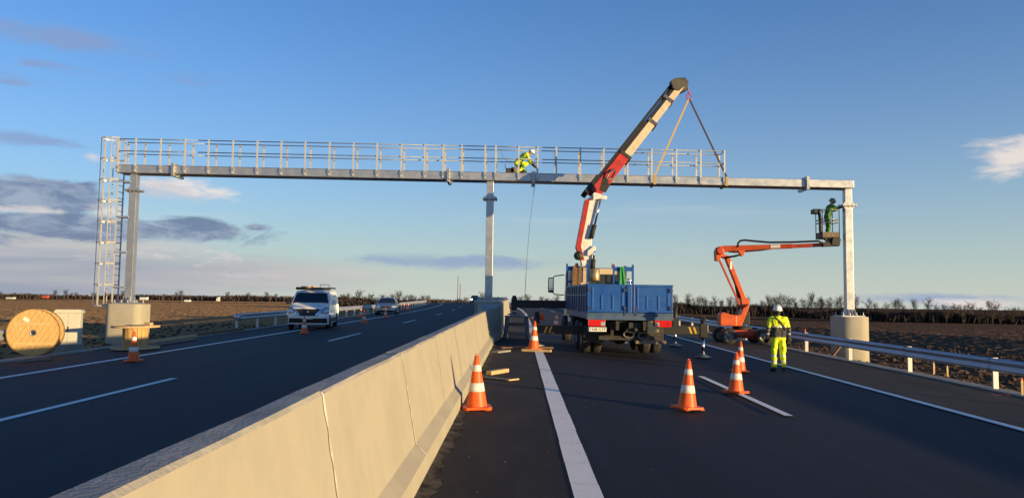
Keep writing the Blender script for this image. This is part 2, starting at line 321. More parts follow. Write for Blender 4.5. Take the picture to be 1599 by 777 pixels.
# ------------------------------------------------------------------ ground and roads
EL, ER = -13.55, 11.55            # road platform edges, left and right
random.seed(4)
def field_z(X, Y):
    xr = X-curve(min(max(Y, -60), 600))
    yy = min(max(Y, -60), 700); zr = gz(max(EL, min(ER, xr)), yy)
    if EL < xr < ER: return zr-0.30
    if xr <= EL: d = EL-xr; f = -0.30-0.35*sstep(20, 500, -X) if True else 0
    else: d = xr-ER; f = -0.72-2.6*sstep(0, 300, math.hypot(X, Y)-20)
    if Y > 150 and xr < EL: f -= 0.0
    wd = 2.2+1.4*abs(zr-f); t = sstep(0, wd, d)
    z = (zr-0.10)*(1-t)+f*t
    if d > 0.4 and math.hypot(X, Y) < 260:
        a = 0.11*sstep(0.4, 3, d)*(0.6 if xr > 0 else 0.35*(1-0.6*sstep(6, 20, d))); z += a*noise.noise(V((X*0.9, Y*0.9, 3)))+0.6*a*noise.noise(V((X*2.3, Y*2.3, 9)))
        z += (0.06 if xr > 0 else 0.0)*sstep(3, 9, d)*math.sin((X*0.93+Y*0.36)*4.2+1.5*noise.noise(V((X*0.2, Y*0.2, 5))))
    return z
def steps(segs):
    o = []
    for a, b, st in segs:
        n = max(1, round((b-a)/st)); o += [a+(b-a)*i/n for i in range(n)]
    return o+[segs[-1][1]]
xs = steps([(-9000, -2000, 1400), (-2000, -400, 160), (-400, -120, 14), (-120, -50, 1.6), (-50, -13.0, 0.55), (-13.0, 11.0, 2.0), (11.0, 45, 0.42), (45, 120, 1.8), (120, 400, 14), (400, 2000, 160), (2000, 9000, 1400)])
ys = steps([(-400, -20, 40), (-20, 6, 2), (6, 70, 0.5), (70, 140, 1.6), (140, 420, 12), (420, 1500, 90), (1500, 12000, 1500)])
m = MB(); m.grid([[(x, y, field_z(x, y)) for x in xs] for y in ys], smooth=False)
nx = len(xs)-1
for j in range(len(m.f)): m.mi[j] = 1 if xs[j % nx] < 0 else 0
tag(m.build('ground', ['soil_ploughed_backlit', 'soil_dry_sunlit']), kind='structure')
YR = steps([(-40, 60, 4), (60, 300, 6), (300, 620, 16)])
def strip(mb, x0, x1, dz, y0=None, y1=None, n=1):
    yy = YR if y0 is None else steps([(y0, y1, 3)])
    mb.grid([[tuple(G(x0+(x1-x0)*j/n, y)+V((0, 0, dz))) for j in range(n+1)] for y in yy], smooth=False)
m = MB(); strip(m, -0.80, 11.0, 0); road_r = tag(m.build('carriageway_right', 'asphalt'), kind='structure')
m = MB(); strip(m, -13.0, -1.46, 0); road_l = tag(m.build('carriageway_left', 'asphalt'), kind='structure')
m = MB(); strip(m, -1.46, -0.80, -0.004); tag(m.build('median_strip', 'asphalt_dusty'), kind='structure')
m = MB(); strip(m, -0.80, 0.47, 0.004); m.build('inner_shoulder', 'asphalt_dusty', road_r)
m = MB(); strip(m, 7.86, 11.0, 0.004); m.build('outer_shoulder', 'asphalt_dusty', road_r)
for nm, x0, x1, par in (('kerb_lip_left', -13.55, -13.0, road_l), ('kerb_lip_right', 11.0, 11.55, road_r)):
    m = MB(); strip(m, x0, x1, 0.035)
    m.grid([[tuple(G(x0 if x0 < 0 else x1, y)+V((0, 0, 0.035))), tuple(G(x0 if x0 < 0 else x1, y)+V((0, 0, -0.5)))] for y in YR], smooth=False)
    e = -13.0 if x0 < 0 else 11.0
    m.grid([[tuple(G(e, y)+V((0, 0, 0.035))), tuple(G(e, y)+V((0, 0, -0.05)))] for y in YR], smooth=False)
    tag(m.build(nm, 'lip_concrete'), kind='structure')
def line(name, xc, wd, par, y0=None, y1=None):
    m = MB(); strip(m, xc-wd/2, xc+wd/2, 0.008, y0, y1); return m.build(name, 'paint_white', par)
random.seed(21)
line('edge_line', 0.60, 0.25, road_r, -20, 4.0); line('edge_line', 0.60, 0.25, road_r, 32.0, 60)
yy_ = 4.006
while yy_ < 32:       # laid in lengths, a fine gap at each stop
    e_ = min(32.0, yy_+random.uniform(0.7, 1.3)); line('edge_line', 0.60+random.uniform(-0.002, 0.002), 0.25+random.uniform(-0.006, 0.006), road_r, yy_, e_-0.004); yy_ = e_
m = MB(); m.grid([[tuple(G(0.475, y)+V((0, 0, 0.008))), tuple(G(0.725, y)+V((0, 0, 0.008)))] for y in YR if y >= 60], smooth=False); m.build('edge_line', 'paint_white', road_r)
line('edge_line', 7.72, 0.20, road_r); line('edge_line', -10.60, 0.20, road_l); line('edge_line', -2.9, 0.20, road_l)
for k in range(7): line('lane_dash', 4.20, 0.14, road_r, 12.1+18*k, 17.9+18*k); line('lane_dash', -6.95, 0.15, road_l, 10.0+18.2*k, 15.6+18.2*k)
# red survey paint on the outer shoulder
m = MB(); q = G(10.6, 17.2)
for i in range(5): m.beam(q+V((-0.35+i*0.14, 0.1*(i % 2), 0.009)), q+V((-0.25+i*0.14, 0.35-0.1*(i % 2), 0.009)), 0.05, 0.002)
m.build('survey_paint', 'mark_pink', road_r)
# tracks of pale grit along the barrier foot: small heaps of dust
m = MB(); rows = []
for i in range(720):
    y = 2.0+i*0.04; wq = 0.05+0.16*max(0.0, noise.noise(V((y*1.1, 2, 0)))+0.25)+0.10*max(0.0, noise.noise(V((y*4.3, 7, 0)))+0.05)
    rows.append([tuple(G(-0.835, y)+V((0, 0, 0.022))), tuple(G(-0.80+wq*0.3, y)+V((0, 0, 0.009))), tuple(G(-0.80+wq, y)+V((0, 0, 0.0055)))])
m.grid(rows)
tag(m.build('grit', 'dust'), 'pale dust drifted along the barrier foot', 'grit', kind='stuff')
m = MB(); random.seed(10)
for i in range(150):
    y = 4+random.random()**1.6*22; x = random.uniform(-0.7, 1.6) if i % 4 else random.uniform(1, 9); r = random.uniform(0.004, 0.010); c0 = G(x, y)+V((0, 0, 0.012))
    m.add([tuple(c0+V(d)*r*random.uniform(0.6, 1.3)) for d in ((1, 0, 0), (0, 1, 0), (-1, 0, 0), (0, -1, 0), (0, 0, 1), (0, 0, -1))], [(0, 1, 4), (1, 2, 4), (2, 3, 4), (3, 0, 4), (1, 0, 5), (2, 1, 5), (3, 2, 5), (0, 3, 5)])
tag(m.build('loose_gravel', 'dust'), 'loose gravel scattered over the asphalt', 'gravel', kind='stuff')
# soil clods beyond the rails
m = MB(); random.seed(12)
OCT = [(1, 0, 0), (0, 1, 0), (-1, 0, 0), (0, -1, 0), (0, 0, 1), (0, 0, -1)]; OF = [(0, 1, 4), (1, 2, 4), (2, 3, 4), (3, 0, 4), (1, 0, 5), (2, 1, 5), (3, 2, 5), (0, 3, 5)]
for i in range(4000):
    if i < 2600: x = 12.0+random.random()**1.5*16; y = random.uniform(9, 50)
    else: x = -14.6-random.random()**1.4*22; y = random.uniform(18, 60)
    r = random.uniform(0.03, 0.12)*random.uniform(0.6, 1.5); c0 = V((x, y, field_z(x, y)+r*0.25)); a = random.random()*6
    m.add([tuple(c0+Matrix.Rotation(a, 3, 'Z') @ V((d[0]*random.uniform(0.7, 1.5), d[1]*random.uniform(0.7, 1.3), d[2]*random.uniform(0.5, 0.9)))*r) for d in OCT], OF)
tag(m.build('soil_clods', 'clod'), 'clods of turned brown soil beyond the guardrails', 'soil', kind='stuff')
# ------------------------------------------------------------------ median barrier (slip-formed, saw-cut into sections)
XC = -1.16
def prof(y):
    """right-hand half profile (offset from centre line, height) at y"""
    t = sstep(26.5, 29.5, y)*(1-0.55*sstep(37, 41, y)); u = sstep(26.5, 30, y)
    return [(0.33+0.16*t, 0.0), (0.325+0.16*t, 0.20), (0.225+0.24*t, 0.30), (0.078+0.36*t, 1.105+0.16*u), (0.062+0.36*t, 1.125+0.16*u)]
def ring(y):
    h = prof(y); return [(-a, b) for a, b in h]+[(a, b) for a, b in h[::-1]]
bar = thing('concrete_barrier', 'long pale concrete median barrier with sloped faces dividing the two carriageways', 'barrier', (0, 0, 0))
cuts = [-6.0, -1.5, 1.36, 4.29, 7.15, 10.0, 12.9, 15.8, 18.7, 21.6, 24.5, 27.4, 30.3, 33.2, 36.1, 39, 42, 45, 48, 51, 54, 57, 60]+[60+6*k for k in range(1, 24)]
random.seed(5)
for a, b in zip(cuts, cuts[1:]):
    m = MB(); g = 0.003 if b < 60 else 0.01; ya, yb = a+g, b-g; n = max(1, math.ceil((yb-ya)/0.75)); rows = []
    for i in range(n+1):
        y = ya+(yb-ya)*i/n; rows.append([tuple(V((XC+o_+curve(y)+random.uniform(-.0015, .0015), y, gz(XC, y)+z_+(random.uniform(-.004, .004) if z_ > 0.9 else 0)-(0.02 if z_ == 0 else 0))))  for o_, z_ in ring(y)])
    m.grid(rows, smooth=False)
    for j in range(0, len(m.f)): m.mi[j] = 1 if j % 9 in (3, 4, 5) else (2 if j % 9 in (1, 7) else 0)
    k = len(rows[0]); m.f += [tuple(range(k-1, -1, -1)), tuple(range(n*k, n*k+k))]; m.mi += [0, 0]; m.sm += [False]*2
    m.f = [f[::-1] for f in m.f]
    sec = m.build('barrier_section', ['concrete', 'concrete_top', 'concrete_slope_shade'], bar)
    if b < 30:      # pale lime bleed down the saw cut, a thin crust standing on the face
        q = MB(); pr = [(-p[0], p[1]) for p in []]; hh = prof(b)
        path = [V((XC+o_+0.003, b, gz(XC, b)+z_)) for o_, z_ in hh[1:]]
        wdt = random.uniform(0.006, 0.018); rws = []
        for i in range(len(path)-1):
            for s in range(26 if i == 1 else 3):
                p = path[i].lerp(path[i+1], s/(26 if i == 1 else 3)); wq = wdt*max(0.05, 0.9+1.6*noise.noise(V((b*3, p.z*9, 1))))
                rws.append([tuple(p+V((0.0015, -0.008-wq, 0))), tuple(p+V((0.0015, 0.006+0.3*wq, 0)))])
        q.grid(rws, smooth=False, flip=False); q.build('lime_streak', 'efflorescence', sec)
m = MB()
m.grid([[tuple(V((XC+curve(y)-0.31, y, gz(XC, y)+0.02))), tuple(V((XC+curve(y)+0.31, y, gz(XC, y)+0.02)))] for y in cuts], smooth=False)
m.build('footing', 'black', bar)
# ------------------------------------------------------------------ guardrails
WP = [(0.0, -0.155), (0.012, -0.145), (0.075, -0.115), (0.082, -0.075), (0.020, -0.025), (0.014, 0.0), (0.020, 0.025), (0.082, 0.075), (0.075, 0.115), (0.012, 0.145), (0.0, 0.155)]
def guardrail(label, xr, sgn, y0, y1, pitch, rail_len, endcap=False, zc=0.60):
    """sgn: which way the rail faces (-1 left, +1 right)"""
    t = thing('guardrail', label, 'guardrail', tuple(G(xr, y0)))
    y = y0
    while y < y1-0.1:
        e = min(y+rail_len, y1); m = MB(); n = max(1, round((e-y)/2)); rows = []
        for s_, th in ((0, 0), (1, 0.012)):
            rows = [[tuple(G(xr, y-0.06+(e-y+0.09)*i/n)+V((sgn*(a-th+0.0), 0, zc+b))) for a, b in WP] for i in range(n+1)]
            m.grid(rows, smooth=True, flip=(s_ == 0) == (sgn > 0))
        m.build('rail', 'galv_rail', t, world=True)
        y = e
    k = 0; pm_ = None
    while y0+k*pitch <= y1:
        yy = y0+k*pitch; k += 1; p = G(xr, yy)
        if pm_ is None:
            m = MB()
            m.box((-sgn*0.085, -0.028, -0.02), (0.12, 0.006, 1.56)); m.box((-sgn*0.025, 0.0, -0.02), (0.006, 0.05, 1.56)); m.box((-sgn*0.145, 0.0, -0.02), (0.006, 0.05, 1.56))
            m.box((-sgn*0.0, 0.0, zc), (0.045, 0.06, 0.22))
            pm_ = m.build('post', 'galv_post', t); pm_.location = p-t.location
        else: share(pm_, t, Matrix.Translation(p-t.location))
    if endcap:
        m = MB(); m.lathe([(0.12, -0.16), (0.15, -0.15), (0.15, 0.15), (0.12, 0.16)], 14, Matrix.Translation(G(xr, y0)+V((-sgn*0.02, -0.10, zc)))); m.build('end_terminal', 'galv', t, world=True)
    return t
guardrail('long steel guardrail running along the right shoulder past the gantry foot', 11.22, -1, 2.5, 290, 4.0, 4.0)
guardrail('steel guardrail starting behind the white van and running on along the left road edge', -13.75, 1, 37.7, 330, 3.0, 6.0, True, 0.64)
guardrail('short end of steel guardrail behind the wooden cable drum at the left picture edge', -14.25, 1, 6.0, 21.6, 3.0, 6.0, False)
# ------------------------------------------------------------------ gantry
GY = 33.0
def gx(px, py=262): return P(px, py, GY).x
bt0, bt1 = P(183, 257.5, GY), P(1334, 281.5, GY)         # beam top edge, left and right end
def bz(x): return bt0.z+(bt1.z-bt0.z)*(x-bt0.x)/(bt1.x-bt0.x)
BH, BD = 0.33, 0.80
gan = thing('sign_gantry', 'galvanised steel sign gantry spanning both carriageways with railed walkway on three columns', 'gantry', (gx(763, 470), GY+0.4, 0.0))
def gb(m, name, ms='galv', par=gan, **k): return m.build(name, ms, par, world=True, **k)
def gbeam(name, xa, xb, **k):
    m = MB(); m.beam((xa, GY+BD/2, bz(xa)-BH/2), (xb, GY+BD/2, bz(xb)-BH/2), BD, BH); return gb(m, name, bevel=0.012)
fl = [gx(271, 265), gx(700, 275), gx(833, 276), gx(1260, 284)]
segs = [(bt0.x, fl[0]), (fl[0], fl[1]), (fl[1], fl[2]), (fl[2], fl[3]), (fl[3], bt1.x)]
beams = [gbeam('beam', a+0.012, b-0.012) for a, b in segs]
for x, bm_ in zip(fl, beams):
    m = MB(); z = bz(x)-BH/2
    for sg in (-1, 1): m.box((x+sg*0.024, GY+BD/2, z), (0.04, BD+0.26, BH+0.24))
    gb(m, 'flange', par=bm_)
    q = MB()
    for dy in (-0.07, BD+0.07):
        for dz in (-0.2, -0.07, 0.07, 0.2): q.tube([(x-0.10, GY+dy, z+dz*1.15), (x+0.10, GY+dy, z+dz*1.15)], 0.02, 6)
    tag(gb(q, 'bolt_row', 'zinc_bolt', par=bm_), kind='stuff')
    q = MB()
    for sg in (-1, 1):
        for zz in (1, -1):
            q.add([(x+sg*0.05, GY+0.3, z+zz*BH/2), (x+sg*0.24, GY+0.3, z+zz*BH/2), (x+sg*0.05, GY+0.3, z+zz*(BH/2+0.11)), (x+sg*0.05, GY+0.32, z+zz*BH/2), (x+sg*0.24, GY+0.32, z+zz*BH/2), (x+sg*0.05, GY+0.32, z+zz*(BH/2+0.11))], [(0, 1, 2), (5, 4, 3), (0, 3, 4, 1), (1, 4, 5, 2), (2, 5, 3, 0)])
    gb(q, 'gusset', par=bm_)
# columns: (pixel x at beam, pixel x at base, base pixel y, splice y)
CW = 0.32; CDp = 0.30
for i, (pxt, pxb, pyb, pys) in enumerate(((205.5, 196, 474, 296), (765, 763, 470, 309), (1326, 1327, 494, 319.5))):
    top = P(pxt, 262, GY); bot = P(pxb, pyb, GY); top.z = bz(top.x)-BH+0.0; sp = P((pxt+pxb)/2, pys, GY).z
    xm = (top.x+bot.x)/2; yc = GY+BD/2-0.08
    if i == 2: xm = bt1.x-CW/2-0.02
    def cx(z): return xm
    m = MB(); m.beam((xm, yc, bot.z+0.04), (xm, yc, sp-0.02), CW, CDp, (0, 1, 0)); col = gb(m, 'column', bevel=0.012)
    m = MB(); m.beam((xm, yc, sp+0.02), (xm, yc, top.z-0.002), CW-0.02, CDp-0.02, (0, 1, 0)); hd = gb(m, 'column_head', bevel=0.012)
    m = MB()
    for sg in (-1, 1): m.box((xm, yc, sp+sg*0.019), (CW+0.30, CDp+0.26, 0.032))
    for a in (-1, 1):
        for sg in (-1, 1): m.add([(xm+a*CW/2, yc-0.145, sp+sg*0.04), (xm+a*(CW/2+0.11), yc-0.145, sp+sg*0.04), (xm+a*CW/2, yc-0.145, sp+sg*0.15), (xm+a*CW/2, yc-0.125, sp+sg*0.04), (xm+a*(CW/2+0.11), yc-0.125, sp+sg*0.04), (xm+a*CW/2, yc-0.125, sp+sg*0.15)], [(0, 1, 2), (5, 4, 3), (0, 3, 4, 1), (1, 4, 5, 2), (2, 5, 3, 0)])
    gb(m, 'splice_flange', 'galv', par=col)
    q = MB()
    for a in (-1, -0.35, 0.35, 1):
        for b in (-1, 1): q.tube([(xm+a*0.26, yc+b*0.23, sp-0.075), (xm+a*0.26, yc+b*0.23, sp+0.075)], 0.022, 6)
    tag(gb(q, 'bolt_row', 'zinc_bolt', par=col), kind='stuff')
    m = MB(); m.box((xm, yc, bot.z+0.02), (0.98, 0.92, 0.045))
    for a in (-1, 0, 1):
        for b in (-1, 1): m.beam((xm+a*0.13, yc+b*(CDp/2+0.12), bot.z+0.045), (xm+a*0.13, yc+b*(CDp/2+0.03), bot.z+0.30), 0.02, 0.16, (0, 1, 0))
    gb(m, 'base_plate', 'galv', par=col)
    for a in (-0.42, -0.14, 0.14, 0.42):
        for b in (-0.40, 0.40):
            q = MB(); q.tube([(xm+a, yc+b, bot.z+0.03), (xm+a, yc+b, bot.z+0.20)], 0.022, 6); q.tube([(xm+a, yc+b, bot.z+0.045), (xm+a, yc+b, bot.z+0.085)], 0.045, 6)
            gb(q, 'anchor_bolt', 'galv', par=col)
    if i != 1:      # concrete pedestal
        pe = thing('concrete_pedestal', ('pale concrete pedestal under the gantry column with the ladder', '', 'pale concrete pedestal under the gantry column beside the right guardrail')[i], 'pedestal', (xm, yc, bot.z))
        gzb = field_z(xm, yc)-0.25; hgt = bot.z-gzb; hw, hd_ = (0.76, 0.62) if i == 0 else (0.73, 0.70); pts = []
        rr = 0.30 if i == 0 else 0.62
        for cxs, cys, a0 in ((1, 1, 0), (-1, 1, 90), (-1, -1, 180), (1, -1, 270)):
            for k in range(9): a = R(a0+k*90/8); pts.append((cxs*(hw-rr)+rr*math.cos(a), cys*(hd_-rr)+rr*math.sin(a)))
        m = MB(); m.prism(pts, hgt-0.0, Matrix.Translation((0, 0, -hgt))); 
        for j in range(2, len(m.f)): m.sm[j] = True
        body = m.build('shaft', 'concrete', pe, bevel=0.015)
    else:
        pe = thing('concrete_pedestal', 'concrete block in the median barrier carrying the middle gantry column', 'pedestal', (xm, yc, bot.z))
        m = MB(); h0 = bot.z-gz(XC, GY)
        pr = [(-0.62, 0), (-0.62, 0.08), (-0.56, 0.27), (-0.53, h0), (0.53, h0), (0.56, 0.27), (0.62, 0.08), (0.62, 0)]
        m.prism([(a, b-h0) for a, b in pr], 2.2, Matrix.Translation((0, 1.1, 0)) @ Matrix.Rotation(math.pi/2, 4, 'X')); m.build('block', 'concrete', pe, bevel=0.012)
# knee at the right end
m = MB(); m.box((bt1.x-CW/2-0.02, GY+BD/2, bz(bt1.x)-BH/2), (0.02, BD+0.012, BH+0.012)); gb(m, 'end_stiffener', par=beams[4])
# walkway grating
wx0, wx1 = bt0.x, gx(1133, 284)
m = MB(); m.beam((wx0, GY+BD/2, bz(wx0)+0.02), (wx1, GY+BD/2, bz(wx1)+0.02), BD-0.10, 0.03); gb(m, 'walkway_grating', 'galv_dark')
# railing
pf = [183.5, 211, 250, 288, 325, 363, 401, 438.5, 476, 514, 551.5, 588.5, 626.5, 663, 692, 721, 757.5, 774, 810, 839.5, 868.5, 906, 942.5, 980, 1017.5, 1056, 1094, 1131]
TOPZ = P(183, 215.5, GY).z-bz(bt0.x); RZ = [TOPZ-0.03, TOPZ*0.53]
for side, yy in ((0, GY-0.03), (1, GY+BD+0.03)):
    for px in pf:
        x = gx(px, 262); z = bz(x); m = MB()
        m.box((x, yy, z+TOPZ/2-0.14), (0.065, 0.045, TOPZ+0.30)); pt = gb(m, 'railing_post', 'galv_post')
        q = MB(); q.box((x, yy+(0.0 if side else 0.0)+(-0.03 if side == 0 else 0.03), z-0.10), (0.12, 0.02, 0.16)); q.box((x, yy, z-0.27), (0.12, 0.08, 0.025)); gb(q, 'clamp', 'galv', par=pt)
    for k, rzv in enumerate(RZ):
        for a, b in zip(segs[:4], segs[:4]):
            pass
        cutsx = [wx0, fl[0]+1, fl[1]+0.4, gx(845), wx1]
        for a, b in zip(cutsx, cutsx[1:]):
            m = MB(); off = 0.05 if side == 0 else -0.05
            m.tube([(a+0.03, yy+off, bz(a)+rzv), (b-0.03, yy+off, bz(b)+rzv)], 0.021, 6); gb(m, 'handrail', 'galv_dark')
m = MB()
for zz in RZ: m.tube([(wx1-0.02, GY, bz(wx1)+zz), (wx1-0.02, GY+BD, bz(wx1)+zz)], 0.021, 6)
gb(m, 'end_rail', 'galv_dark')
# ladder with safety cage on the left column's outer side
lx = gx(186, 360)-0.24; y0l, y1l = GY+0.16, GY+0.64; zt = P(180, 215, GY).z; zb = P(180, 473, GY).z-0.05
for yy in (y0l, y1l):
    m = MB(); m.box((lx, yy, (zt+zb)/2), (0.06, 0.03, zt-zb)); gb(m, 'ladder_stile', 'galv_post')
z = zb+0.15
while z < bz(bt0.x):
    m = MB(); m.tube([(lx, y0l, z), (lx, y1l, z)], 0.016, 6, cap=False); gb(m, 'rung', 'galv_dark'); z += 0.28
for py in (282, 337.5, 393, 448):
    zz = P(185, py, GY).z
    for yy in (y0l, y1l): m = MB(); m.box(((lx+gx(200, 360)-0.1)/2, yy, zz), (abs(gx(196, 360)-lx), 0.03, 0.06)); gb(m, 'standoff', 'galv')
ym = (y0l+y1l)/2; CR = 0.42; cl = 0.95
hoop = [(lx, y0l-0.04), (lx-0.30, ym-0.36), (lx-0.56, ym-0.35), (lx-0.76, ym-0.26), (lx-0.87, ym-0.14), (lx-0.90, ym), (lx-0.87, ym+0.14), (lx-0.76, ym+0.26), (lx-0.56, ym+0.35), (lx-0.30, ym+0.36), (lx, y1l+0.04)]
zc0 = P(165, 477, GY).z; zc1 = P(165, 213.5, GY).z; nh = 9
for k in range(nh):
    z = zc0+(zc1-zc0)*k/(nh-1); m = MB()
    for a, b in zip(hoop, hoop[1:]): m.beam((a[0], a[1], z), (b[0], b[1], z), 0.012, 0.055)
    gb(m, 'cage_hoop', 'galv_post')
for j in (1, 2, 4, 6, 8, 9):
    m = MB(); m.box((hoop[j][0], hoop[j][1], (zc0+zc1)/2), (0.030, 0.030, zc1-zc0)); gb(m, 'cage_bar', 'galv_post')
# ------------------------------------------------------------------ cones
def make_cone():
    t = thing('traffic_cone', 'x', 'traffic cone', (0, 0, 0), 0, 'orange and white traffic cones')
    Hc, rb, rt = 0.75, 0.150, 0.030
    def r(z): return rb+(rt-rb)*(z-0.045)/(Hc-0.045)
    m = MB(); a, c0 = 0.205, 0.05
    m.prism([(a-c0, -a), (a, -a+c0), (a, a-c0), (a-c0, a), (-a+c0, a), (-a, a-c0), (-a, -a+c0), (-a+c0, -a)], 0.035, Matrix.Translation((0, 0, 0.012)))
    for i in (-1, 1):
        for j in (-1, 1): m.box((i*0.15, j*0.15, 0.006), (0.09, 0.09, 0.011))
    m.build('base', 'orange', t, bevel=0.006)
    for k, (z0, z1) in enumerate(((0.047, 0.255), (0.375, 0.535), (0.625, Hc))):
        m = MB(); m.lathe([(r(z0), z0), (r(z1), z1)]+([(rt*0.5, Hc+0.005)] if k == 2 else []), 24, cap=False); m.build('cone_shell', 'orange', t)
    for z0, z1 in ((0.255, 0.375), (0.535, 0.625)):
        m = MB(); m.lathe([(r(z0), z0), (r(z0)+0.003, z0+0.002), (r(z1)+0.003, z1-0.002), (r(z1), z1)], 24, cap=False); m.build('reflective_band', 'cone_white', t)
    m = MB(); m.tube([(0.022*math.cos(R(x)), 0, Hc+0.008+0.022*math.sin(R(x))) for x in range(-20, 201, 22)], 0.006, 5); m.build('tip_loop', 'orange', t)
    return t
cone0 = make_cone(); first = [True]
def cone(xr, y, label, rz=0.0, dz=0.0, sc=1.0):
    p = G(xr, y)+V((0, 0, dz))
    if first[0]: o = cone0; first[0] = False; o.location = p; o.rotation_euler.z = rz; o['label'] = label
    else: o = copy_tree(cone0, p, rz, label)
    o.rotation_euler.x = 0.0108; o.rotation_euler.y = 0.0395 if xr > 0 else -0.018; o.scale = (sc,)*3
    return o
def cone_px(px, py, label, rz=0.0, sc=1.0):
    """cone standing on the road where the sight line through (px, py) meets it"""
    y = 10.0
    for _ in range(60):
        p = P(px, py, y); x = p.x-curve(y); y *= (H-gz(x, y)+0.0)/max(1e-3, (H-p.z)) if False else 1.0
        break
    lo, hi = 3.0, 200.0
    for _ in range(50):
        md = (lo+hi)/2; p = P(px, py, md)
        if p.z > gz(p.x-curve(md), md): lo = md
        else: hi = md
    p = P(px, py, lo); return cone(p.x-curve(lo), lo, label, rz, 0, sc)
cone_px(744.5, 638, 'traffic cone beside the concrete barrier, nearest of all cones to it', 0.12, 1.02)
cone_px(1073, 638, 'traffic cone standing alone left of the right lane dash', 0.5)
cone_px(1149, 613, 'traffic cone in front of another, on the far end of the right lane dash', 0.9)
cone_px(1155, 580, 'traffic cone half hidden behind another one near the worker', 0.1)
cone_px(868, 513, 'traffic cone beside the crane truck left side, beyond the rear outrigger', 0.3, 1.05)
cone_px(208.5, 564, 'traffic cone in front of the flat-lying cable drum on the left road', 0.2)
cone_px(475, 520.5, 'traffic cone right in front of the white van', 0.2)
cone_px(568.7, 504.5, 'traffic cone nearest the camera between the van and silver car', 0.2)
cone_px(563.5, 495.2, 'traffic cone on the shoulder behind the nearest one, between van and silver car', 0.4)
cone_px(602, 495.7, 'traffic cone right in front of the silver car', 0.1)
cone_px(631, 483, 'far traffic cone beyond the silver car, left of the far pair', 0.1, 1.1)
cone_px(637.5, 484, 'far traffic cone beyond the silver car, right of the far pair', 0.1, 1.1)
cone_px(833, 545.5, 'traffic cone beside the rear left outrigger leg near the median', 0.3, 1.12)
# small cone lying tipped over the outrigger beam end
oc = cone(1.22, 24.35, 'traffic cone lying tipped on its side over the rear left outrigger', 0.4); oc.location = P(838, 494, 24.6)+V((0.22, 0, 0)); oc.rotation_euler = (0, -math.pi/2-0.15, 0.2); oc.scale = (0.62,)*3
# ------------------------------------------------------------------ crane truck
def wheel(par, c, r, wd, rim='rim_grey', name='wheel', dual=False):
    """axis along local X"""
    M = Matrix.Translation(c) @ Matrix.Rotation(math.pi/2, 4, 'Y')
    m = MB(); h = wd/2
    m.lathe([(r*0.56, -h), (r*0.90, -h), (r*0.985, -h*0.72), (r, -h*0.4), (r, h*0.4), (r*0.985, h*0.72), (r*0.90, h), (r*0.56, h)], 28, M, cap=False)
    wl = m.build(name, 'rubber', par)
    m = MB(); m.lathe([(r*0.57, -h*0.9), (r*0.5, -h*0.55), (r*0.22, -h*0.35), (r*0.2, -h*0.7), (0.001, -h*0.7)], 20, M, cap=False); m.lathe([(r*0.57, h*0.9), (r*0.5, h*0.55), (r*0.22, h*0.35), (r*0.2, h*0.7), (0.001, h*0.7)], 20, M, cap=False)
    m.build('rim', rim, wl); return wl
def text(par, body, size, M, ms, name='lettering', ext=0.002):
    c = bpy.data.curves.new('t', 'FONT'); c.body = body; c.size = size; c.align_x = 'CENTER'; c.align_y = 'CENTER'; c.extrude = ext
    o = bpy.data.objects.new('t', c); COL.objects.link(o); dg = bpy.context.evaluated_depsgraph_get()
    me = bpy.data.meshes.new_from_object(o.evaluated_get(dg)); bpy.data.objects.remove(o); me.materials.clear(); me.materials.append(MATS[ms])
    x = bpy.data.objects.new(name, me); COL.objects.link(x); x.parent = par; x.matrix_basis = M; WM[x.name] = WM[par.name] @ M; return x
TY, TX = 22.8, 3.27
tz = gz(TX, 24.5)
tr = thing('crane_truck', 'blue dropside flatbed truck with loader crane raised and outriggers spread, seen from behind', 'truck', (TX, TY, gz(TX, TY)), 0.042, rx=0.0108)
HW = 1.275; Z0, Z1, Z2 = 1.08, 1.30, 2.13; BL = 6.1
def tb(m, name, ms, par=tr, **k): return m.build(name, ms, par, **k)
m = MB(); m.box((0, BL/2+0.02, Z0+0.11), (2*HW-0.04, BL-0.06, 0.20)); floor = tb(m, 'bed_frame', 'blue_grey', bevel=0.01)
m = MB(); m.box((0, BL/2, Z1+0.02), (2*HW-0.12, BL-0.2, 0.03)); tb(m, 'bed_floor', 'wood_old')
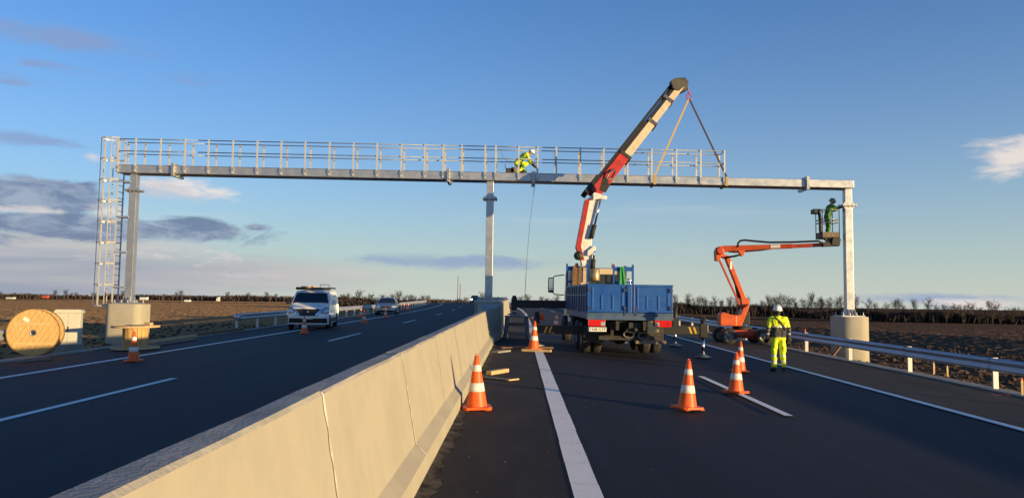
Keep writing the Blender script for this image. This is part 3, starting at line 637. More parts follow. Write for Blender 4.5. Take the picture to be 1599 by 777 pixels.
# tailgate: lower sill, two leaves with pressed ribs, centre post
m = MB(); m.box((0, 0.0, Z0+0.105), (2*HW, 0.06, 0.21)); m.box((0, -0.035, Z0+0.17), (2*HW-0.02, 0.02, 0.05)); tb(m, 'rear_sill', 'blue_grey', bevel=0.006)
m = MB(); m.box((-0.02, -0.03, (Z1+Z2)/2), (0.13, 0.09, Z2-Z1+0.02)); m.box((0.10, -0.05, (Z1+Z2)/2-0.02), (0.03, 0.05, Z2-Z1)); tb(m, 'centre_post', 'blue_paint', bevel=0.008)
for sg in (-1, 1):
    a, b = (-HW, -0.09) if sg < 0 else (0.06, HW); cx_ = (a+b)/2; wd = b-a
    m = MB(); m.box((cx_, 0.0, (Z1+Z2)/2+0.005), (wd-0.012, 0.035, Z2-Z1-0.01)); leaf = tb(m, 'tailgate_leaf', 'blue_paint', bevel=0.006)
    m = MB(); m.box((cx_, -0.03, Z2-0.035), (wd-0.012, 0.03, 0.06)); tb(m, 'frame_bar', 'blue_paint', leaf, bevel=0.006)
    m = MB(); m.box((cx_, -0.03, Z1+0.03), (wd-0.012, 0.03, 0.05)); tb(m, 'frame_bar', 'blue_paint', leaf, bevel=0.006)
    m = MB(); m.box((cx_, -0.025, Z1+0.52), (wd*0.74, 0.02, 0.035)); tb(m, 'rib', 'blue_paint', leaf, bevel=0.004)
    for fx, zt_ in ((0.13, 0.72), (0.36, 0.48), (0.64, 0.48), (0.88, 0.72)):
        m = MB(); xx = a+wd*fx
        m.box((xx, -0.025, Z1+0.06+zt_/2), (0.05, 0.022, zt_-0.06)); tb(m, 'rib', 'blue_paint', leaf, bevel=0.004)
    for fx in (0.055, 0.945):
        for zz in (Z1+0.14, Z1+0.66):
            m = MB(); m.box((a+wd*fx, -0.035, zz), (0.11, 0.035, 0.05)); m.tube([(a+wd*fx-0.04, -0.055, zz-0.06), (a+wd*fx-0.04, -0.055, zz+0.06)], 0.018, 6); tb(m, 'hinge', 'blue_dark', leaf)
    m = MB(); m.box((sg*0.16, -0.045, Z1+0.02), (0.05, 0.03, 0.22)); tb(m, 'latch', 'blue_dark', leaf)
# side boards, each of three leaves with vertical ribs
for sg in (-1, 1):
    for k in range(3):
        ya, yb = 0.06+k*(BL-0.1)/3, 0.06+(k+1)*(BL-0.1)/3-0.08
        m = MB(); m.box((sg*(HW-0.02), (ya+yb)/2, (Z1+Z2)/2), (0.03, yb-ya, Z2-Z1)); sb = tb(m, 'side_board', 'blue_dark', bevel=0.006)
        m = MB(); m.box((sg*(HW+0.005), (ya+yb)/2, Z2-0.03), (0.04, yb-ya, 0.06)); m.box((sg*(HW+0.005), (ya+yb)/2, Z1+0.50), (0.03, yb-ya, 0.05)); tb(m, 'board_rail', 'blue_grey', sb)
        for j in range(4):
            m = MB(); m.box((sg*(HW+0.006), ya+0.12+j*(yb-ya-0.24)/3, (Z1+Z2)/2), (0.034, 0.06, Z2-Z1-0.06)); tb(m, 'rib', 'blue_grey', sb)
        if k < 2: m = MB(); m.box((sg*(HW-0.01), yb+0.04, (Z1+Z2)/2), (0.07, 0.07, Z2-Z1+0.03)); tb(m, 'stake', 'blue_paint')
# headboard rack, two frames with a gap for the crane
for a, b in ((-1.24, -0.50), (0.52, 1.24)):
    for xx in (a, b): m = MB(); m.box((xx, BL+0.02, 2.12), (0.07, 0.07, 1.70)); tb(m, 'rack_post', 'blue_paint')
    m = MB(); m.box(((a+b)/2, BL+0.02, 2.80), (b-a-0.08, 0.05, 0.16)); m.box(((a+b)/2, BL+0.02, 2.30), (b-a-0.08, 0.05, 0.07)); tb(m, 'rack_bar', 'blue_paint')
m = MB(); m.box((0, BL+0.02, 1.62), (2.40, 0.045, 0.62)); tb(m, 'headboard', 'blue_dark')
# chassis, axles, wheels
m = MB()
for sg in (-1, 1): m.box((sg*0.40, 4.4, 0.92), (0.09, 9.2, 0.26))
for yy in (0.5, 2.2, 4.0, 6.0): m.box((0, yy, 0.92), (0.72, 0.1, 0.2))
for yy in (0.4, 1.2, 2.0, 2.8, 3.6, 4.4, 5.2): m.box((0, yy, 1.06), (2.3, 0.07, 0.07))
tb(m, 'chassis', 'chassis')
for yy in (1.75, 3.10):
    m = MB(); m.tube([(-1.05, yy, 0.50), (1.05, yy, 0.50)], 0.10, 10); m.lathe([(0.05, -0.22), (0.22, -0.12), (0.26, 0), (0.22, 0.12), (0.05, 0.22)], 14, Matrix.Translation((0, yy, 0.52)) @ Matrix.Rotation(math.pi/2, 4, 'X')); tb(m, 'axle', 'chassis')
    for sg in (-1, 1):
        wheel(tr, (sg*1.10, yy, 0.50), 0.50, 0.28); wheel(tr, (sg*0.77, yy, 0.50), 0.50, 0.28)
for sg in (-1, 1):
    wheel(tr, (sg*1.05, 8.05, 0.50), 0.50, 0.30)
    m = MB(); rows = [[(sg*(x), 2.42+1.28*math.cos(R(a)), 0.46+0.64*max(0, math.sin(R(a)))**0.6) for x in (0.62, 1.26)] for a in range(0, 181, 12)]; m.grid(rows); tb(m, 'mudguard', 'black')
    m = MB(); m.box((sg*0.93, 1.02, 0.62), (0.62, 0.015, 0.52)); tb(m, 'mud_flap', 'rubber')
    m = MB(); m.box((sg*0.95, 5.0, 0.80), (0.55, 1.3, 0.48)); tb(m, 'side_tank', 'chassis', bevel=0.03)
# rear end: lamps, plate, underrun, valves, coiled hoses
for sg in (-1, 1):
    m = MB(); m.box((sg*0.98, 0.02, 0.99), (0.50, 0.08, 0.20)); lc = tb(m, 'tail_lamp', 'red_lens', bevel=0.01)
    q = MB(); q.box((sg*1.17, -0.023, 0.99), (0.12, 0.012, 0.15)); q.build('indicator_lens', 'red_lens', lc)
    q = MB(); q.box((sg*0.80, -0.023, 0.965), (0.13, 0.012, 0.11)); q.build('reversing_lens', 'lamp_glass', lc)
m = MB(); m.box((-0.97, -0.02, 0.80), (0.54, 0.012, 0.125)); plt = tb(m, 'number_plate', 'plate_white', bevel=0.003)
text(plt, '1568 GTP', 0.115, Matrix.Translation((-0.955, -0.029, 0.80)) @ Matrix.Rotation(math.pi/2, 4, 'X'), 'plate_ink')
q = MB(); q.box((-1.222, -0.0275, 0.80), (0.035, 0.002, 0.12)); q.build('plate_band', 'plate_blue', plt)
m = MB(); m.box((0.05, 0.15, 0.55), (1.9, 0.12, 0.12)); m.box((-0.5, 0.2, 0.75), (0.08, 0.1, 0.4)); m.box((0.5, 0.2, 0.75), (0.08, 0.1, 0.4)); tb(m, 'underrun_bar', 'chassis')
m = MB(); m.box((0.15, 0.12, 0.86), (0.36, 0.24, 0.30)); m.lathe([(0.05, -0.12), (0.09, -0.05), (0.06, 0.1)], 10, Matrix.Translation((0.15, 0.0, 0.80)) @ Matrix.Rotation(math.pi/2, 4, 'X')); tb(m, 'tow_hitch', 'chassis')
for xx, zz in ((-0.02, 0.66), (0.42, 0.62)):
    m = MB(); m.tube([(xx+0.17*math.cos(R(a))*(1-0.1*(a//360)), 0.02+0.0001*a, zz+0.10*math.sin(R(a))) for a in range(0, 1080, 24)], 0.022, 6); tb(m, 'coiled_hose', 'grease_metal' if xx < 0 else 'wood_old')
m = MB(); m.box((0.60, 0.06, 0.90), (0.16, 0.12, 0.34)); m.box((0.72, 0.06, 0.78), (0.3, 0.1, 0.08)); tb(m, 'bracket', 'brass')
m = MB(); m.box((0.62, 0.02, 0.44), (0.9, 0.10, 0.09)); tb(m, 'step_board', 'wood_old')
# cab
m = MB(); cy0 = 7.05
rows = []
for y_, w_, zt_, zb_ in ((cy0, 1.00, 2.72, 0.75), (cy0+0.06, 1.03, 2.84, 0.62), (cy0+0.9, 1.03, 2.90, 0.60), (cy0+1.75, 1.03, 2.82, 0.60), (cy0+2.15, 1.02, 1.9, 0.55), (cy0+2.25, 1.00, 1.2, 0.50)):
    r_ = 0.16; rows.append([(-w_, y_, zb_), (-w_, y_, zt_-r_), (-w_+r_*0.3, y_, zt_-r_*0.3), (-w_+r_, y_, zt_), (w_-r_, y_, zt_), (w_-r_*0.3, y_, zt_-r_*0.3), (w_, y_, zt_-r_), (w_, y_, zb_)])
m.grid(rows, smooth=False); m.f += [tuple(range(8)), tuple(range(47, 39, -1))]; m.mi += [0, 0]; m.sm += [False]*2
cab = tb(m, 'cab', 'crane_cream', bevel=0.03)
m = MB(); m.box((0.12, cy0-0.008, 2.36), (1.7, 0.012, 0.52)); m.build('rear_window', 'glass', cab, bevel=0.02)
for sg in (-1, 1):
    m = MB(); m.box((sg*1.034, cy0+1.15, 2.25), (0.012, 0.95, 0.55)); m.build('side_window', 'glass', cab)
    m = MB(); c0 = V((sg*1.60, cy0+1.95, 2.20)); m.box(tuple(c0), (0.24, 0.12, 0.62)); mr = m.build('mirror', 'black', cab, bevel=0.05)
    q = MB(); q.box((c0.x, c0.y-0.064, c0.z+0.02), (0.18, 0.008, 0.50)); q.build('mirror_glass', 'chrome', mr, bevel=0.02)
    q = MB(); q.tube([(sg*1.09, cy0+1.7, 2.62), (sg*1.43, cy0+1.95, 2.58), (sg*1.58, cy0+1.95, 2.45)], 0.022, 6); q.tube([(sg*1.09, cy0+1.7, 1.80), (sg*1.43, cy0+1.95, 1.82), (sg*1.58, cy0+1.95, 1.95)], 0.022, 6); q.build('mirror_arm', 'black', mr)
m = MB(); m.box((0, 0, 0), (0.20, 0.18, 0.20)); 
for xx in (-0.72, 0.72): m = MB(); m.lathe([(0.07, 0), (0.075, 0.10), (0.05, 0.16), (0.001, 0.17)], 12, Matrix.Translation((xx, cy0+0.4, 2.89))); m.build('beacon', 'amber_lens', cab)
m = MB(); m.tube([(1.1, cy0-0.15, 0.8), (1.1, cy0-0.15, 2.95)], 0.07, 10); tb(m, 'exhaust_stack', 'galv_dark')
# crane base and booms (measured in world space, parented to the truck)
cyw = 29.7
def tbw(m, name, ms, par=tr, **k): return m.build(name, ms, par, world=True, **k)
cb = P(922, 440, cyw); cb.z = 0
ctr = V((cb.x, cyw, 0)); g0 = gz(3.0, cyw)
m = MB(); m.box((ctr.x, cyw, g0+1.02), (1.1, 0.9, 0.55)); m.lathe([(0.42, 0), (0.42, 0.25), (0.33, 0.35), (0.30, 0.9)], 20, Matrix.Translation((ctr.x-0.15, cyw, g0+1.30))); crb = tbw(m, 'crane_base', 'chassis')
p1, p2 = P(928.5, 438, cyw-0.45), P(928.5, 419.5, cyw-0.45)
m = MB(); m.lathe([(0.19, 0), (0.20, 0.02), (0.20, (p2-p1).length-0.02), (0.18, (p2-p1).length), (0.001, (p2-p1).length)], 20, Matrix.Translation(p1)); tbw(m, 'oil_drum', 'brass', crb)
piv = P(914, 405, cyw); elb = P(927, 306, cyw+0.25); tip = P(1062, 133, GY+0.35)
upv = (elb-piv).normalized(); side = V((1, 0, 0))
side = (V((1, 0.0, 0))-upv*upv.x).normalized(); fwd = V((0, -1, 0))
# king post
m = MB(); m.beam((ctr.x-0.25, cyw, g0+1.9), tuple(piv+V((0.05, 0, -0.05))), 0.42, 0.42, (0, 1, 0)); tbw(m, 'king_post', 'crane_white', crb, bevel=0.02)
# main arm: tapered box, red flanks and white cheeks
def arm_poly(px_pts, y_near, y_far):
    a = [P(x, y, y_near) for x, y in px_pts]; b = [v+V((0, y_far-y_near, 0)) for v in a]; n = len(a); mm = MB()
    mm.add([tuple(v) for v in a]+[tuple(v) for v in b], [tuple(range(n-1, -1, -1)), tuple(range(n, 2*n))]+[(i, (i+1) % n, n+(i+1) % n, n+i) for i in range(n)]); 
    return mm
m = arm_poly([(909, 414), (902, 385), (917, 314), (928, 300), (939, 303), (935, 318), (925, 350), (924, 385), (927, 417)], cyw-0.24, cyw+0.24); tbw(m, 'main_arm', 'crane_white', crb, bevel=0.015)
m = arm_poly([(907, 406), (899.5, 385), (913.5, 312), (922, 308), (907.5, 384), (913, 406)], cyw-0.26, cyw+0.26); tbw(m, 'arm_flank', 'crane_red', crb, bevel=0.01)
m = MB(); m.lathe([(0.02, -0.1), (0.15, -0.1), (0.17, -0.06), (0.17, 0.06), (0.15, 0.1), (0.02, 0.1)], 18, Matrix.Translation(P(903, 399, cyw-0.35)) @ Matrix.Rotation(math.pi/2, 4, 'X')); tbw(m, 'hose_reel', 'black', crb)
for a, b, nm in (((925.5, 420), (928, 389), 'lift_cylinder'), ((923, 372), (934, 330), 'knuckle_cylinder')):
    m = MB(); m.tube([P(*a, cyw-0.32), P((a[0]+b[0])/2, (a[1]+b[1])/2, cyw-0.32)], 0.085, 10); cy_ = tbw(m, nm, 'chassis', crb)
    q = MB(); q.tube([P((a[0]+b[0])/2, (a[1]+b[1])/2, cyw-0.32), P(b[0]+(4 if nm[0] == 'k' else 0), b[1]-(20 if nm[0] == 'k' else 0), cyw-0.32)], 0.04, 8); q.build('piston_rod', 'chrome', cy_, world=True)
for c4 in ([(917, 398), (918, 391), (929, 383), (931, 389), (921, 399)], [(926, 312), (927, 303), (938, 304), (948, 306), (947, 312), (938, 310)]):
    m = arm_poly(c4, cyw-0.36, cyw-0.26); tbw(m, 'link_plate', 'crane_white', crb, bevel=0.008)
# knuckle boom: a red box, cream telescopic sections, black cylinders stacked along its back
def bp(px, py):
    """point of the knuckle boom: depth grows from the elbow to the tip over the beam"""
    t = max(0.0, min(1.0, (px-920)/(1070-920))); return P(px, py, cyw+(GY+0.4-cyw)*t)
axis = (bp(1060, 135)-bp(935, 300)).normalized(); upb = V((-axis.z, 0, axis.x)); upb = (upb-axis*upb.dot(axis)).normalized()
def sect(name, a, b, wd, ht, ms, off=0.0, par=crb, bev=0.012):
    mm = MB(); mm.beam(bp(*a)+upb*off, bp(*b)+upb*off, wd, ht, upb); return tbw(mm, name, ms, par, bevel=bev)
def ax(px): return (px, 292+(px-940)*(141-292)/(1058-940))
kb = sect('knuckle_boom', ax(929), ax(975), 0.42, 0.44, 'crane_red', 0.05)
sect('boom_extension', ax(968), ax(1016), 0.34, 0.31, 'crane_cream', -0.01); sect('boom_extension', ax(1010), ax(1063), 0.28, 0.27, 'crane_cream', -0.01)
sect('boom_collar', ax(1015), ax(1018), 0.42, 0.46, 'grease_metal', 0.0); sect('boom_collar', ax(973.5), ax(976.5), 0.48, 0.52, 'chassis', 0.03); sect('boom_collar', ax(1042), ax(1045), 0.38, 0.52, 'grease_metal', 0.07)
sect('cylinder_shoe', ax(924), ax(944), 0.40, 0.20, 'black', 0.37)
sect('extension_cylinder', ax(930), ax(1013), 0.30, 0.14, 'black', 0.345); sect('extension_cylinder', ax(974), ax(1014), 0.32, 0.13, 'black', 0.21)
sect('extension_cylinder', ax(1009), ax(1062), 0.22, 0.10, 'black', 0.37); sect('cylinder_rod', ax(1012), ax(1056), 0.10, 0.07, 'chrome', 0.285); sect('hose_track', ax(1012), ax(1058), 0.24, 0.12, 'black', 0.185)
m = MB(); m.add([tuple(bp(x, y)+V((0, dy, 0))) for dy in (-0.2, 0.2) for x, y in ((1046, 128), (1054, 123.5), (1069, 123), (1074, 130), (1072, 141), (1062, 146), (1050, 140))], [tuple(range(7)), tuple(range(13, 6, -1))]+[(i, i+7, (i+1) % 7+7, (i+1) % 7) for i in range(7)]); tbw(m, 'boom_head', 'chassis', crb, bevel=0.02)
m = arm_poly([(936, 296), (946, 300), (952, 290), (947, 276), (941, 280)], cyw-0.34, cyw-0.22); tbw(m, 'valve_block', 'chassis', crb)
m = MB(); m.tube([bp(941, 290)+V((0, -0.3, 0)), bp(950, 272)+V((0, -0.34, 0)), bp(957, 266)+V((0, -0.3, 0))], 0.035, 6); m.tube([bp(944, 283)+V((0, -0.3, 0)), bp(954, 281)+V((0, -0.36, 0)), bp(960, 270)+V((0, -0.3, 0))], 0.03, 6); tbw(m, 'hydraulic_hose', 'grease_metal', crb)
# outriggers: (name, beam from, beam to, leg top z, foot)
def outrigger(xa, xb, y, zbm, hb, foot_z, topz, stripe, par=tr):
    m = MB(); m.beam((xa, y, zbm), (xb, y, zbm), 0.26, hb); o = tbw(m, 'outrigger_beam', 'black', par, bevel=0.01)
    m = MB(); m.tube([(xb, y, topz), (xb, y, zbm-0.25)], 0.085, 12); m.box((xb, y, zbm), (0.22, 0.30, hb+0.14)); m.box((xb, y, topz-0.05), (0.14, 0.14, 0.14)); m.build('jack_housing', 'black', o, world=True)
    m = MB(); m.tube([(xb, y, zbm-0.2), (xb, y, foot_z+0.05)], 0.05, 10); m.build('jack_leg', 'chrome', o, world=True)
    m = MB(); m.lathe([(0.24, 0), (0.26, 0.03), (0.10, 0.07), (0.07, 0.12)], 16, Matrix.Translation((xb, y, foot_z))); m.build('foot_pad', 'galv_dark', o, world=True)
    if stripe:
        for k in range(2):
            m = MB(); s_ = -1 if xb < xa else 1; x0 = xb-s_*(0.22+k*0.14)
            m.add([(x0, y-0.132, zbm-hb*0.38), (x0-s_*0.06, y-0.132, zbm-hb*0.38), (x0-s_*0.13, y-0.132, zbm+hb*0.38), (x0-s_*0.07, y-0.132, zbm+hb*0.38)], [(0, 1, 2, 3)]); m.build('warning_stripe', 'yellow_mark', o, world=True)
    return o
FL = P(803, 474, 29.6); SZ = P(800, 493, 28.9).z
outrigger(2.2, FL.x+0.0, 29.6, FL.z-0.0, 0.30, SZ+0.03, P(800, 462, 29.6).z, False)
RL = P(838, 515, 24.4); outrigger(2.5, RL.x, 24.4, P(860, 514, 24.4).z, 0.27, gz(0.5, 24.4)+0.07, P(838, 487, 24.4).z, True)
RR = P(1098, 515, 24.2); outrigger(3.9, RR.x, 24.2, P(1070, 515, 24.2).z, 0.27, gz(RR.x, 24.2)+0.004, P(1098, 494, 24.2).z, True)
FR = P(1054.5, 500, 30.0); outrigger(3.8, FR.x, 30.0, P(1050, 503, 30).z, 0.24, gz(FR.x, 30)+0.004, P(1054, 475, 30).z, False)
m = MB(); m.box((-1.22, 5.3, 0.92), (0.02, 0.75, 0.16)); tb(m, 'side_label', 'plate_white')
# load on the bed
def plank(label, p, q, wd, ht, ms='wood_pale', up=(0, 0, 1), name='wood_plank', cat='plank', group=None):
    mm = MB(); mm.beam(p, q, wd, ht, up); o = mm.build(name, ms, None, bevel=0.004); return tag(o, label, cat, group)
bz0 = gz(TX, 28)+Z1+0.06
for i, (x0, x1, tilt, lb) in enumerate(((895, 897, 0.2, 'leftmost brown timber leaning on the truck headboard'), (900, 901, 0.1, 'second brown timber leaning on the truck headboard'), (904, 906, 0.3, 'third brown timber leaning on the truck headboard, beside the crane base'), (912, 913, 0.15, 'rightmost pale timber leaning on the truck headboard'))):
    a = P(x0, 450, 28.2); b = P(x1, 415+i % 2*3, 28.75); a.z = bz0; plank(lb, a, b, 0.12, 0.06, 'wood' if i < 3 else 'wood_pale', (0, 1, 0), 'timber', 'timber')
m = MB(); a = P(973, 445, 28.3); m.beam(P(970.5, 445, 28.75), P(971.5, 416, 28.83), 0.14, 0.03, (0, 1, 0)); m.beam(P(976, 445, 28.7), P(973, 417, 28.80), 0.06, 0.03, (0, 1, 0)); tag(m.build('lifting_strap', 'green_strap'), 'green lifting strap hung over the right headboard frame of the truck', 'strap')
# trestle under the front left outrigger
sy = 29.6; sxc = (P(788, 500, sy).x+P(826, 500, sy).x)/2; sw = P(826, 500, sy).x-P(788, 500, sy).x
tt = thing('steel_trestle', 'grey steel trestle table carrying the front left outrigger of the crane truck', 'trestle', (sxc, sy, gz(0, sy)))
hh = SZ-gz(0, sy)
m = MB(); m.box((0, 0, hh-0.03), (sw, 0.75, 0.06)); m.build('table_top', 'stand_paint', tt, bevel=0.008)
for a in (-1, 1):
    for b in (-1, 1): m = MB(); m.beam((a*(sw/2-0.10), b*0.30, hh-0.06), (a*(sw/2-0.04), b*0.34, 0.0), 0.13, 0.10); m.build('leg', 'stand_paint', tt)
    m = MB(); m.box((a*(sw/2-0.09), 0, 0.25), (0.06, 0.6, 0.07)); m.build('stretcher', 'stand_paint', tt)
m = MB(); m.box((0, 0.3, hh*0.62), (sw-0.2, 0.05, 0.10)); m.build('stretcher', 'stand_paint', tt)
# boards under the rear left outrigger
z_ = gz(0.6, 24.4)
plank('stacked wooden board under the rear left outrigger foot', V((-0.55, 24.10, z_+0.03)), V((1.05, 24.45, z_+0.03)), 0.36, 0.05, 'wood')
plank('short pale wooden beam lying over the white line at the outrigger foot', V((0.10, 22.96, z_+0.03)), V((0.95, 22.72, z_+0.03)), 0.14, 0.07, 'wood_pale')
# ------------------------------------------------------------------ slings and rope
hook = bp(1073, 137)+V((0.02, 0, 0)); rg = P(1076, 147, GY+0.4)
m = MB(); m.tube([hook, P(1074.5, 142, GY+0.4), rg], 0.03, 8); m.tube([rg+V((0.10*math.cos(R(a)), 0, -0.12+0.13*math.sin(R(a)))) for a in range(0, 361, 30)], 0.025, 6); tag(m.build('lifting_hook', 'magenta'), 'magenta hook and ring hanging from the crane boom head', 'hook')
def sling(label, pb, ms):
    x = pb; b = V((P(pb[0], pb[1], GY).x, GY-0.07, bz(P(pb[0], pb[1], GY).x)+0.02)); b2 = V((b.x, GY+BD+0.07, b.z)); t0 = rg+V((0, 0, -0.2)); m_ = MB()
    t = thing('lifting_sling', label, 'sling', tuple(t0))
    for q_ in (b,):
        mm = MB(); mm.beam(t0, q_, 0.075, 0.012, (0, 1, 0.2)); mm.build('webbing', ms, t, world=True)
    mm = MB(); zz = bz(b.x); mm.box((b.x, GY-0.085, zz-BH/2), (0.09, 0.012, BH+0.06)); mm.box((b.x, GY+BD/2, zz-BH-0.035), (0.09, BD+0.18, 0.012)); mm.box((b.x, GY+BD+0.085, zz-BH/2), (0.09, 0.012, BH+0.06)); mm.build('wrap', 'sling_ochre', t, world=True)
sling('ochre webbing sling from the crane hook down to the left lifting point of the beam', (1022, 278), 'sling_ochre')
sling('dark webbing sling from the crane hook down to the right end of the walkway', (1134, 281), 'sling_dark')
m = MB(); a, b = P(835, 288, GY-0.1), P(819.5, 462, GY-0.3); m.tube([a, a.lerp(b, 0.35)+V((-0.06, 0, 0)), a.lerp(b, 0.7)+V((-0.05, 0, 0)), b, b+V((0.0, 0, -1.2))], 0.012, 5); tag(m.build('guide_rope', 'rope'), 'thin guide rope hanging from the beam flange to the road', 'rope')
# ------------------------------------------------------------------ boom lift
LYc = 34.6
lp = P(1158, 533, LYc); lg = gz(lp.x, LYc)
lift = thing('boom_lift', 'orange articulated boom lift on the right shoulder raising its basket to the gantry column', 'boom lift', (lp.x, LYc, lg))
def lb(m, name, ms, par=lift, **k): return m.build(name, ms, par, world=True, **k)
x0, x1 = P(1121, 520, LYc).x, P(1196, 520, LYc).x; xm = (x0+x1)/2
m = MB(); m.box((xm, LYc, lg+0.50), (x1-x0-0.5, 1.0, 0.26)); m.box((xm, LYc, lg+0.36), (x1-x0-0.9, 0.7, 0.2)); ch = lb(m, 'chassis', 'lift_red', bevel=0.03)
for i, xx in enumerate((x0+0.30, x1-0.30)):
    m = MB(); m.beam((xx, LYc-0.62, lg+0.36), (xx, LYc+0.62, lg+0.36), 0.16, 0.16); lb(m, 'axle', 'chassis')
    for yy in (LYc-0.72, LYc+0.72):
        M = Matrix.Translation((xx-lp.x, yy-LYc, 0.36)) @ Matrix.Rotation(math.pi/2-0.25, 4, 'Z')
        wl = wheel(lift, (0, 0, 0), 0.36, 0.27); wl.matrix_basis = M
m = MB(); m.lathe([(0.42, 0), (0.42, 0.12), (0.36, 0.16)], 24, Matrix.Translation((xm, LYc, lg+0.62))); lb(m, 'turntable', 'chassis')
def poly_part(name, pts, ya, yb, ms, bev=0.02, par=lift):
    return lb(arm_poly(pts, ya, yb), name, ms, par, bevel=bev)
poly_part('engine_cowl', [(1125, 508), (1124.5, 490), (1129, 486.5), (1141, 490.5), (1151, 492), (1151, 509)], LYc-0.62, LYc-0.05, 'lift_orange', 0.04)
poly_part('turret', [(1148, 508), (1149, 492.5), (1157, 490.5), (1161, 481), (1170, 474), (1170, 480), (1158.5, 508.5)], LYc-0.42, LYc+0.15, 'lift_orange', 0.02)
poly_part('counterweight', [(1159, 507), (1168, 484), (1171, 486), (1171, 507)], LYc-0.35, LYc+0.35, 'black', 0.02)
poly_part('cowl', [(1136, 509), (1136, 497), (1158, 497), (1158, 509)], LYc+0.05, LYc+0.60, 'lift_orange', 0.04)
# riser: lower arm of two parallel links, cylinder
poly_part('lower_arm', [(1165, 487), (1171, 473), (1169, 466), (1165, 465), (1140, 402), (1133.5, 402.5), (1157, 463), (1159, 476)], LYc-0.2, LYc+0.12, 'lift_orange', 0.012)
m = MB(); m.beam(P(1122.5, 404, LYc-0.12), P(1159, 484, LYc-0.12), 0.10, 0.07); lb(m, 'tension_link', 'lift_red')
m = MB(); m.tube([P(1153.5, 465, LYc-0.05), P(1149.5, 446, LYc-0.05)], 0.07, 10); cy_ = lb(m, 'lift_cylinder', 'black'); q = MB(); q.tube([P(1149.5, 446, LYc-0.05), P(1145.5, 428, LYc-0.05)], 0.035, 8); q.build('piston_rod', 'chrome', cy_, world=True)
q = MB(); q.box(tuple(P(1141.5, 414, LYc-0.215)), (0.10, 0.01, 0.35)); lb(q, 'decal', 'plate_white')
# elbow and upper boom
poly_part('elbow_bracket', [(1119, 406.5), (1118, 392), (1121, 385.5), (1128, 384), (1131, 397), (1138, 399), (1137, 404), (1126, 400), (1124, 407)], LYc-0.26, LYc+0.18, 'lift_orange', 0.012)
m = MB(); M = Matrix.Translation(P(1124.5, 391, LYc-0.30)) @ Matrix.Rotation(math.pi/2, 4, 'X'); m.lathe([(0.19, -0.03), (0.19, 0.03), (0.12, 0.05), (0.10, 0.05)], 18, M); lb(m, 'elbow_pin', 'lift_red')
YB = 33.35
def ub(px, py): t = (px-1120)/(1300-1120); return P(px, py, LYc+(YB-LYc)*t)
m = MB(); m.beam(ub(1127, 388.5), ub(1205, 385.5), 0.22, 0.27, wd2=0.20, ht2=0.22); lb(m, 'upper_boom', 'lift_orange', bevel=0.015)
m = MB(); m.beam(ub(1203, 385.2), ub(1238, 384.0), 0.18, 0.20); lb(m, 'telescopic_boom', 'lift_red', bevel=0.01)
m = MB(); m.beam(ub(1238, 384.2), ub(1284, 382), 0.15, 0.16); lb(m, 'fly_boom', 'lift_red', bevel=0.01)
q = MB(); q.beam(ub(1202, 385)+V((0, -0.115, 0)), ub(1217, 384.5)+V((0, -0.115, 0)), 0.012, 0.13); lb(q, 'decal', 'plate_white')
poly_part('boom_bracket', [(1153, 391), (1163, 391), (1162, 398), (1158, 400)], LYc-0.5, LYc-0.3, 'lift_orange', 0.006)
m = MB(); m.tube([ub(1130, 402.5)+V((0, -0.2, 0)), ub(1146, 400)+V((0, -0.2, 0)), ub(1158, 396.5)+V((0, -0.2, 0))], 0.045, 8); lb(m, 'slave_cylinder', 'black')
m = MB(); m.tube([ub(x, y)+V((0, -0.1, 0)) for x, y in ((1151, 386), (1151.5, 379.5), (1155, 376), (1162, 375), (1176, 376.5), (1200, 378.5), (1240, 378), (1276, 376.5), (1284, 380))], 0.045, 7); lb(m, 'cable_hose', 'black')
m = MB(); m.tube([ub(x, y)+V((0, -0.16, 0)) for x, y in ((1136, 393), (1146, 394), (1160, 393), (1185, 391), (1200, 389))], 0.03, 6); lb(m, 'hydraulic_hose', 'black')
# basket
bl, br = P(1279, 350, YB), P(1309, 350, YB); bzt = P(1290, 327.5, YB).z; bzf = P(1290, 372, YB).z; bzm = P(1290, 347, YB).z
bw = br.x-bl.x; y0b, y1b = YB-0.10, YB+0.62
bk = lambda m, name, ms, **k: lb(m, name, ms, **k)
m = MB(); m.box(((bl.x+br.x)/2+0.06, (y0b+y1b)/2, bzf+0.02), (bw-0.10, y1b-y0b, 0.04)); bk(m, 'basket_floor', 'chassis')
m = MB(); xa, xb_ = bl.x+0.10, br.x
for a, b in (((xa, y0b), (xb_, y0b)), ((xa, y1b), (xb_, y1b)), ((xa, y0b), (xa, y1b)), ((xb_, y0b), (xb_, y1b))):
    q = MB(); q.box(((a[0]+b[0])/2, (a[1]+b[1])/2, bzf+0.16), (abs(b[0]-a[0])+0.02, abs(b[1]-a[1])+0.02, 0.22)); bk(q, 'toe_board', 'wood_old')
    for zz in (bzt, bzm, bzm+0.13):
        q = MB(); q.tube([(a[0], a[1], zz), (b[0], b[1], zz)], 0.018, 6); bk(q, 'basket_rail', 'galv_dark')
for xx in (xa, xb_):
    for yy in (y0b, y1b): q = MB(); q.tube([(xx, yy, bzf), (xx, yy, bzt)], 0.02, 6); bk(q, 'basket_post', 'chassis')
m = MB(); m.box((xa-0.16, YB+0.2, bzt-0.06), (0.30, 0.42, 0.20)); bk(m, 'control_box', 'black', bevel=0.02)
m = MB(); m.tube([P(x, y, YB+0.05) for x, y in ((1279, 332), (1281, 345), (1281, 360), (1286, 371), (1296, 378))], 0.07, 8); bk(m, 'basket_hose', 'black')
m = MB(); m.beam(P(1284, 382, YB), P(1309, 381, YB), 0.22, 0.18); m.beam(P(1303, 383, YB), P(1305, 372, YB), 0.3, 0.35); m.beam(P(1284, 381, YB), P(1302, 373, YB), 0.1, 0.08); bk(m, 'basket_mount', 'black', bevel=0.01)
